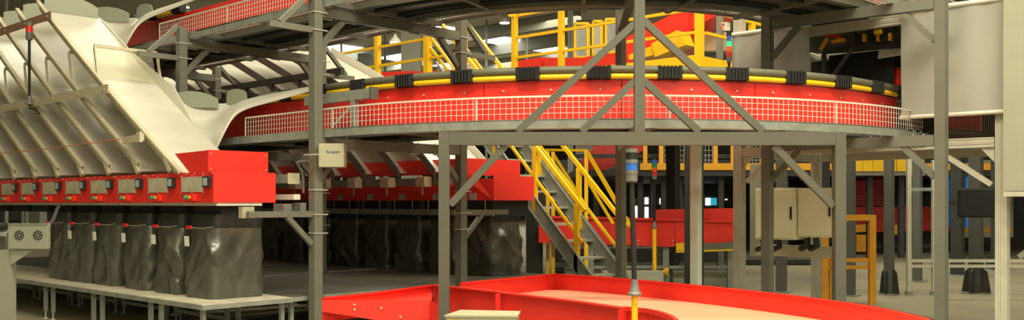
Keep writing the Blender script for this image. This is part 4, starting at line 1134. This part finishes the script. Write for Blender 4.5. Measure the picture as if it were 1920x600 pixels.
# aluminium fence
t = T('aluminium_fence', 'low aluminium profile fence with twin rails behind the tall right post', 'fence', ond(1704, HY, 14.5) - Z * EYE)
D = 14.5; g = lambda px, py: ond(px, py, D)
fz = HY + FP * EYE / D
for px, top in ((1704, 290), (1751, 300)):
    MB().bar(g(px, fz), g(px, top), .06, .06, up=Vec((0, 1, 0))).build('upright', 'alu', t)
    MB().bar(g(px, fz) , g(px, fz - 8), .09, .09, up=Vec((0, 1, 0))).build('foot', 'galv', t)
MB().bar(g(1704, 293), g(1751, 293), .05, .05).build('crossbar', 'alu', t)
MB().bar(g(1707, 355), g(1748, 355), .05, .05).build('crossbar', 'galv', t)
for y in (489, 499): MB().bar(g(1707, y), g(1990, y), .04, .045).build('rail', 'alu', t)

# ================================================================ SECOND RED CONVEYOR LINE BEHIND THE STAIRS
D = 15.6; g = lambda px, py, d=15.6: ond(px, py, d)
t = T('red_conveyor', 'straight red conveyor on legs behind the staircase', 'conveyor', (g(1210, 0).x, D, 0))
def pd(pts, d, th, nm, mat, par): return MB().prism([ond(x, y, d) for (x, y) in pts], Vec((0, th, 0))).build(nm, mat, par)
pd([(1010, 408), (1110, 411), (1265, 414), (1265, 463), (1110, 458), (1010, 455)], D, .02, 'side_panel', 'red', t)
pd([(1266, 414), (1385, 418), (1385, 452), (1266, 463)], D - .02, .02, 'side_panel', 'red', t)
pd([(1010, 404), (1265, 410), (1385, 414), (1385, 418), (1265, 414), (1010, 408)], D - .06, .06, 'rim', 'red', t)
pd([(1228, 393), (1330, 391), (1385, 390), (1385, 412), (1228, 409)], D + .9, .02, 'side_panel', 'red', t)
pd([(1332, 394), (1386, 394), (1386, 416), (1332, 416)], D + .5, .02, 'side_panel', 'red', t)
pd([(1268, 456), (1300, 455), (1300, 470), (1268, 470)], D - .1, .04, 'yellow_guard', 'yellow', t)
pd([(1300, 457), (1375, 454), (1375, 466), (1300, 470)], D - .1, .04, 'guard_plate', 'grey', t)
pd([(1268, 471), (1375, 467), (1375, 470), (1268, 474)], D - .12, .06, 'yellow_edge', 'yellow', t)
MB().axes((g(1012, 0).x, D + .02, g(0, 440).z), Vec((3.2, 0, 0)), Vec((0, .88, 0)), Z * .03).build('belt', 'grey_dark', t)
for px in (1108, 1250, 1372):
    for dy in (.06, .8):
        MB().axes((g(px, 0).x - .05, D + dy, 0), Vec((.10, 0, 0)), Vec((0, .1, 0)), Z * (g(0, 462).z - (.03 if px == 1372 else .0))).build('leg', 'galv', t)
MB().axes((g(1108, 0).x, D + .08, .32), Vec((2.3, 0, 0)), Vec((0, .05, 0)), Z * .05).build('stretcher', 'galv', t)
m = MB()
for px in (1197, 1262):
    for y in (451, 459): m.lathe(ond(px, y, D - .001), [(.014, 0), (.014, .008)], 8, Vec((0, -1, 0)))
m.build('bolts', 'galv_light', t)
p = ond(1227, 425, D - .35); tp = ond(1225.5, 337, D - .35)
t = stack_light('signal_light', 'four-colour unlit signal light on a yellow bent pipe behind the gantry', p, tp.z - p.z, .022, ['base', 'red_lens', 'orange_lens', 'green_lens', 'blue', 'rubber'], .043, .062)
MB().tube([p, ond(1227, 505, D - .35), ond(1229, 511, D - .35), ond(1236, 512, D - .3), ond(1250, 509, D - .02)], .034, 10).build('bent_pipe', 'yellow', t, True)
pd([(1246, 503), (1254, 503), (1254, 516), (1246, 516)], D - .01, .06, 'pipe_clamp', 'yellow', t)
# floor plinths behind
for k, (x0, x1, y0, y1, d) in enumerate(((1130, 1244, 509, 528, 14.6), (1262, 1375, 508, 522, 15.9), (1060, 1130, 504, 528, 16.3))):
    a = ond(x0, y1, d); b = ond(x1, y0, d)
    tag(MB().axes((a.x, d, 0), Vec((b.x - a.x, 0, 0)), Vec((0, .3, 0)), Z * b.z).build('floor_duct', 'panel_grey', loc=(a.x, d, 0)),
        ['grey floor duct left of the yellow pipe clamp', 'grey floor duct right of the yellow pipe clamp', 'grey floor duct behind the foot of the stairs'][k], 'duct')

# ================================================================ DARK MACHINERY IN THE BACKGROUND
t = T('mezzanine', 'dark far mezzanine with yellow mesh fence above shaded machines', 'platform', (8, 26, 0))
D = 24; g = lambda px, py, d=24: ond(px, py, d)
zb = g(0, 330).z; zt_ = g(0, 318).z
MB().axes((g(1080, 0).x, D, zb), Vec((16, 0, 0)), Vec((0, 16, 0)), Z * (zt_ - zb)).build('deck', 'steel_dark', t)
MB().axes((g(1200, 0).x, D - .05, g(0, 319).z), Vec((12, 0, 0)), Vec((0, .04, 0)), Z * .17).build('kick_board', 'orange', t)
for px in (1210, 1240, 1272, 1342, 1375, 1430, 1530, 1600, 1660):
    MB().axes((g(px, 0).x - .05, D, zt_), Vec((.1, 0, 0)), Vec((0, .1, 0)), Z * 1.25).build('fence_post', 'orange', t)
for (a, b) in ((1246, 1270), (1276, 1340), (1378, 1428), (1534, 1598), (1604, 1658), (1664, 1720)):
    m = MB(); x0, x1 = g(a, 0).x, g(b, 0).x
    for i in range(int((x1 - x0) / .09) + 1): m.wire((x0 + .09 * i, D + .05, zt_ + .1), (x0 + .09 * i, D + .05, zt_ + 1.2), .008)
    for i in range(1, 10): m.wire((x0, D + .05, zt_ + .12 * i), (x1, D + .05, zt_ + .12 * i), .008)
    m.build('fence_mesh', 'wire_dark', t)
for px in (1120, 1204, 1228, 1248, 1279, 1312, 1357, 1480, 1550, 1640, 1700, 1770, 1850):
    MB().axes((g(px, 0).x - .06, D + .3, 0), Vec((.13, 0, 0)), Vec((0, .13, 0)), Z * zb).build('column', 'steel_dark', t)
MB().axes((g(1080, 0).x, D + .4, g(0, 295).z), Vec((9, 0, 0)), Vec((0, .1, 0)), Z * .1).build('rail', 'steel_dark', t)
# dark enclosure wall with small daylight windows
t = T('partition', 'dark partition wall with small bright windows below the far mezzanine', 'partition', (5, 34, 0))
D = 34; g = lambda px, py, d=34: ond(px, py, d)
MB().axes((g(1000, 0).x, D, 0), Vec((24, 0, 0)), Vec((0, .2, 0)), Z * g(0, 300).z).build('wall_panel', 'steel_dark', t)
for (x0, x1, y0, y1, mt) in ((1190, 1199, 371, 382, 'tan'), (1190, 1198, 386, 411, 'pane_lit'), (1209, 1216, 370, 383, 'pane_lit'), (1209, 1216, 388, 411, 'pane_lit'), (1237, 1243, 372, 383, 'pane_lit'),
                             (1254, 1271, 371, 383, 'pane_lit'), (1254, 1271, 387, 392, 'tan'), (1285, 1287, 371, 392, 'pane_lit'), (1323, 1332, 371, 385, 'pane_lit'), (1333, 1344, 371, 385, 'cyan_pane'),
                             (1360, 1364, 373, 375, 'pane_lit'), (1780, 1786, 405, 415, 'pane_lit')):
    if mt == 'cyan_pane' and mt not in MAT: mk('cyan_pane', (.05, .55, .65), .4, emit=.6)
    a = ond(x0, y1, D - .06); b = ond(x1, y0, D - .06)
    MB().axes((a.x, D - .06, a.z), Vec((b.x - a.x, 0, 0)), Vec((0, .05, 0)), Z * (b.z - a.z)).build('window_pane', mt, t)
# red machines under the mezzanine
t = T('red_chute', 'dark red slanting chute in the shade right of the stairs', 'chute', ond(1140, 330, 25))
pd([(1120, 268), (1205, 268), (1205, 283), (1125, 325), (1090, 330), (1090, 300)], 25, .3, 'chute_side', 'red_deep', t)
t = T('red_machine', 'shaded dark red machine with yellow covers beyond the orange gate', 'machine', ond(1640, 440, 26))
D = 26
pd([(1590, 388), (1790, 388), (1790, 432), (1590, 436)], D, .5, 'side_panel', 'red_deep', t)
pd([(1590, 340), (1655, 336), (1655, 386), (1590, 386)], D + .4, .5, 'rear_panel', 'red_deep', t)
pd([(1606, 440), (1626, 440), (1626, 472), (1606, 472)], D - .2, .2, 'yellow_cover', 'orange', t)
pd([(1602, 422), (1630, 420), (1630, 434), (1602, 436)], D - .15, .1, 'yellow_cover', 'orange', t)
pd([(1672, 422), (1690, 422), (1690, 440), (1672, 440)], D - .15, .1, 'yellow_cover', 'orange', t)
for px in (1600, 1660, 1720, 1785): MB().axes((ond(px, 0, D).x, D + .1, 0), Vec((.15, 0, 0)), Vec((0, .15, 0)), Z * .95).build('leg', 'steel_dark', t)
for y in (482, 492): MB().bar(ond(1590, y, D - .1), ond(1800, y - 6, D - .1), .08, .08).build('rail', 'galv', t)
for k, (x0, x1, y0, d, lb) in enumerate(((1040, 1390, 466, 19.0, 'long black block added for the shade behind the red conveyor'),
                                       (1392, 1585, 478, 21.5, 'black block added for the shade behind the cream cabinets'),
                                       (1588, 1795, 434, 27.5, 'black block added for the shade under the dark red machine'))):
    a = ond(x0, y0, d); b = ond(x1, y0, d)
    t = T('shade_block', lb, 'shade block', (a.x, d, 0))  # added black block, standing in for the deep shade at floor level
    MB().axes((a.x, d, .03), Vec((b.x - a.x, 0, 0)), Vec((0, 1.0, 0)), Z * (a.z - .03)).build('shade_block_body', 'steel_dark', t)
    MB().axes((a.x + .05, d + .05, 0), Vec((b.x - a.x - .1, 0, 0)), Vec((0, .9, 0)), Z * .029).build('shade_block_base', 'steel_dark', t)
    MB().axes((a.x, d - .04, .12), Vec((b.x - a.x, 0, 0)), Vec((0, .035, 0)), Z * .10).build('shade_block_rail', 'grey', t)
t = T('yellow_barrier', 'bright yellow slotted barrier boards along the far mezzanine edge', 'barrier', ond(1650, 318, 22))
for (a, b) in ((1602, 1617), (1618, 1636), (1637, 1656), (1666, 1680), (1682, 1700), (1722, 1733)):
    pd([(a, 299), (b, 299), (b, 321), (a, 321)], 23.7, .05, 'board', 'yellow', t)
pd([(1590, 319), (1735, 319), (1735, 329), (1590, 329)], 23.8, .1, 'perforated_beam', 'galv', t)
t = T('tarpaulin', 'bright blue tarpaulin strip hanging beside the black post', 'tarpaulin', ond(1806, 420, 24))
rows = [[ond(1775 + 42 * j / 8., y, 24 + .12 * math.sin(j * 1.9)) for j in range(9)] for y in (302, 340, 380, 425)]
MB().sheet(rows, Vec((0, .01, 0))).build('sheet', 'tarp_blue', t, True)
pd([(1770, 297), (1822, 297), (1822, 303), (1770, 303)], 23.9, .05, 'hanging_bar', 'steel_dark', t)
t = T('storage_cabinet', 'beige cupboard at the far end behind the blue tarpaulin', 'cabinet', ond(1850, 440, 27))
pd([(1772, 300), (1900, 300), (1900, 445), (1772, 445)], 27, .6, 'cupboard_body', 'cabinet', t)
pd([(1774, 428), (1898, 428), (1898, 436), (1774, 436)], 26.98, .015, 'trim_strip', 'orange', t)

# ================================================================ TURN THE SITE so that the sorter lines lie along the world axes
RT = Matrix.Rotation(TURN, 4, 'Z')
def turn(o, root):
    if o.name.startswith('sorter_carrier'):
        o.location = RT @ o.location; o.rotation_euler.z += TURN; return
    o.location = RT @ o.location
    if o.name.startswith('lettering'): o.rotation_euler.z += TURN
    elif o.type == 'MESH': o.data.transform(RT)
    for c in BYP.get(o.name, ()): turn(c, root)
BYP = {}
for o in COL.objects:
    if o.parent: BYP.setdefault(o.parent.name, []).append(o)
for o in [o for o in COL.objects if o.parent is None and o.type in ('MESH', 'EMPTY')]: turn(o, o)
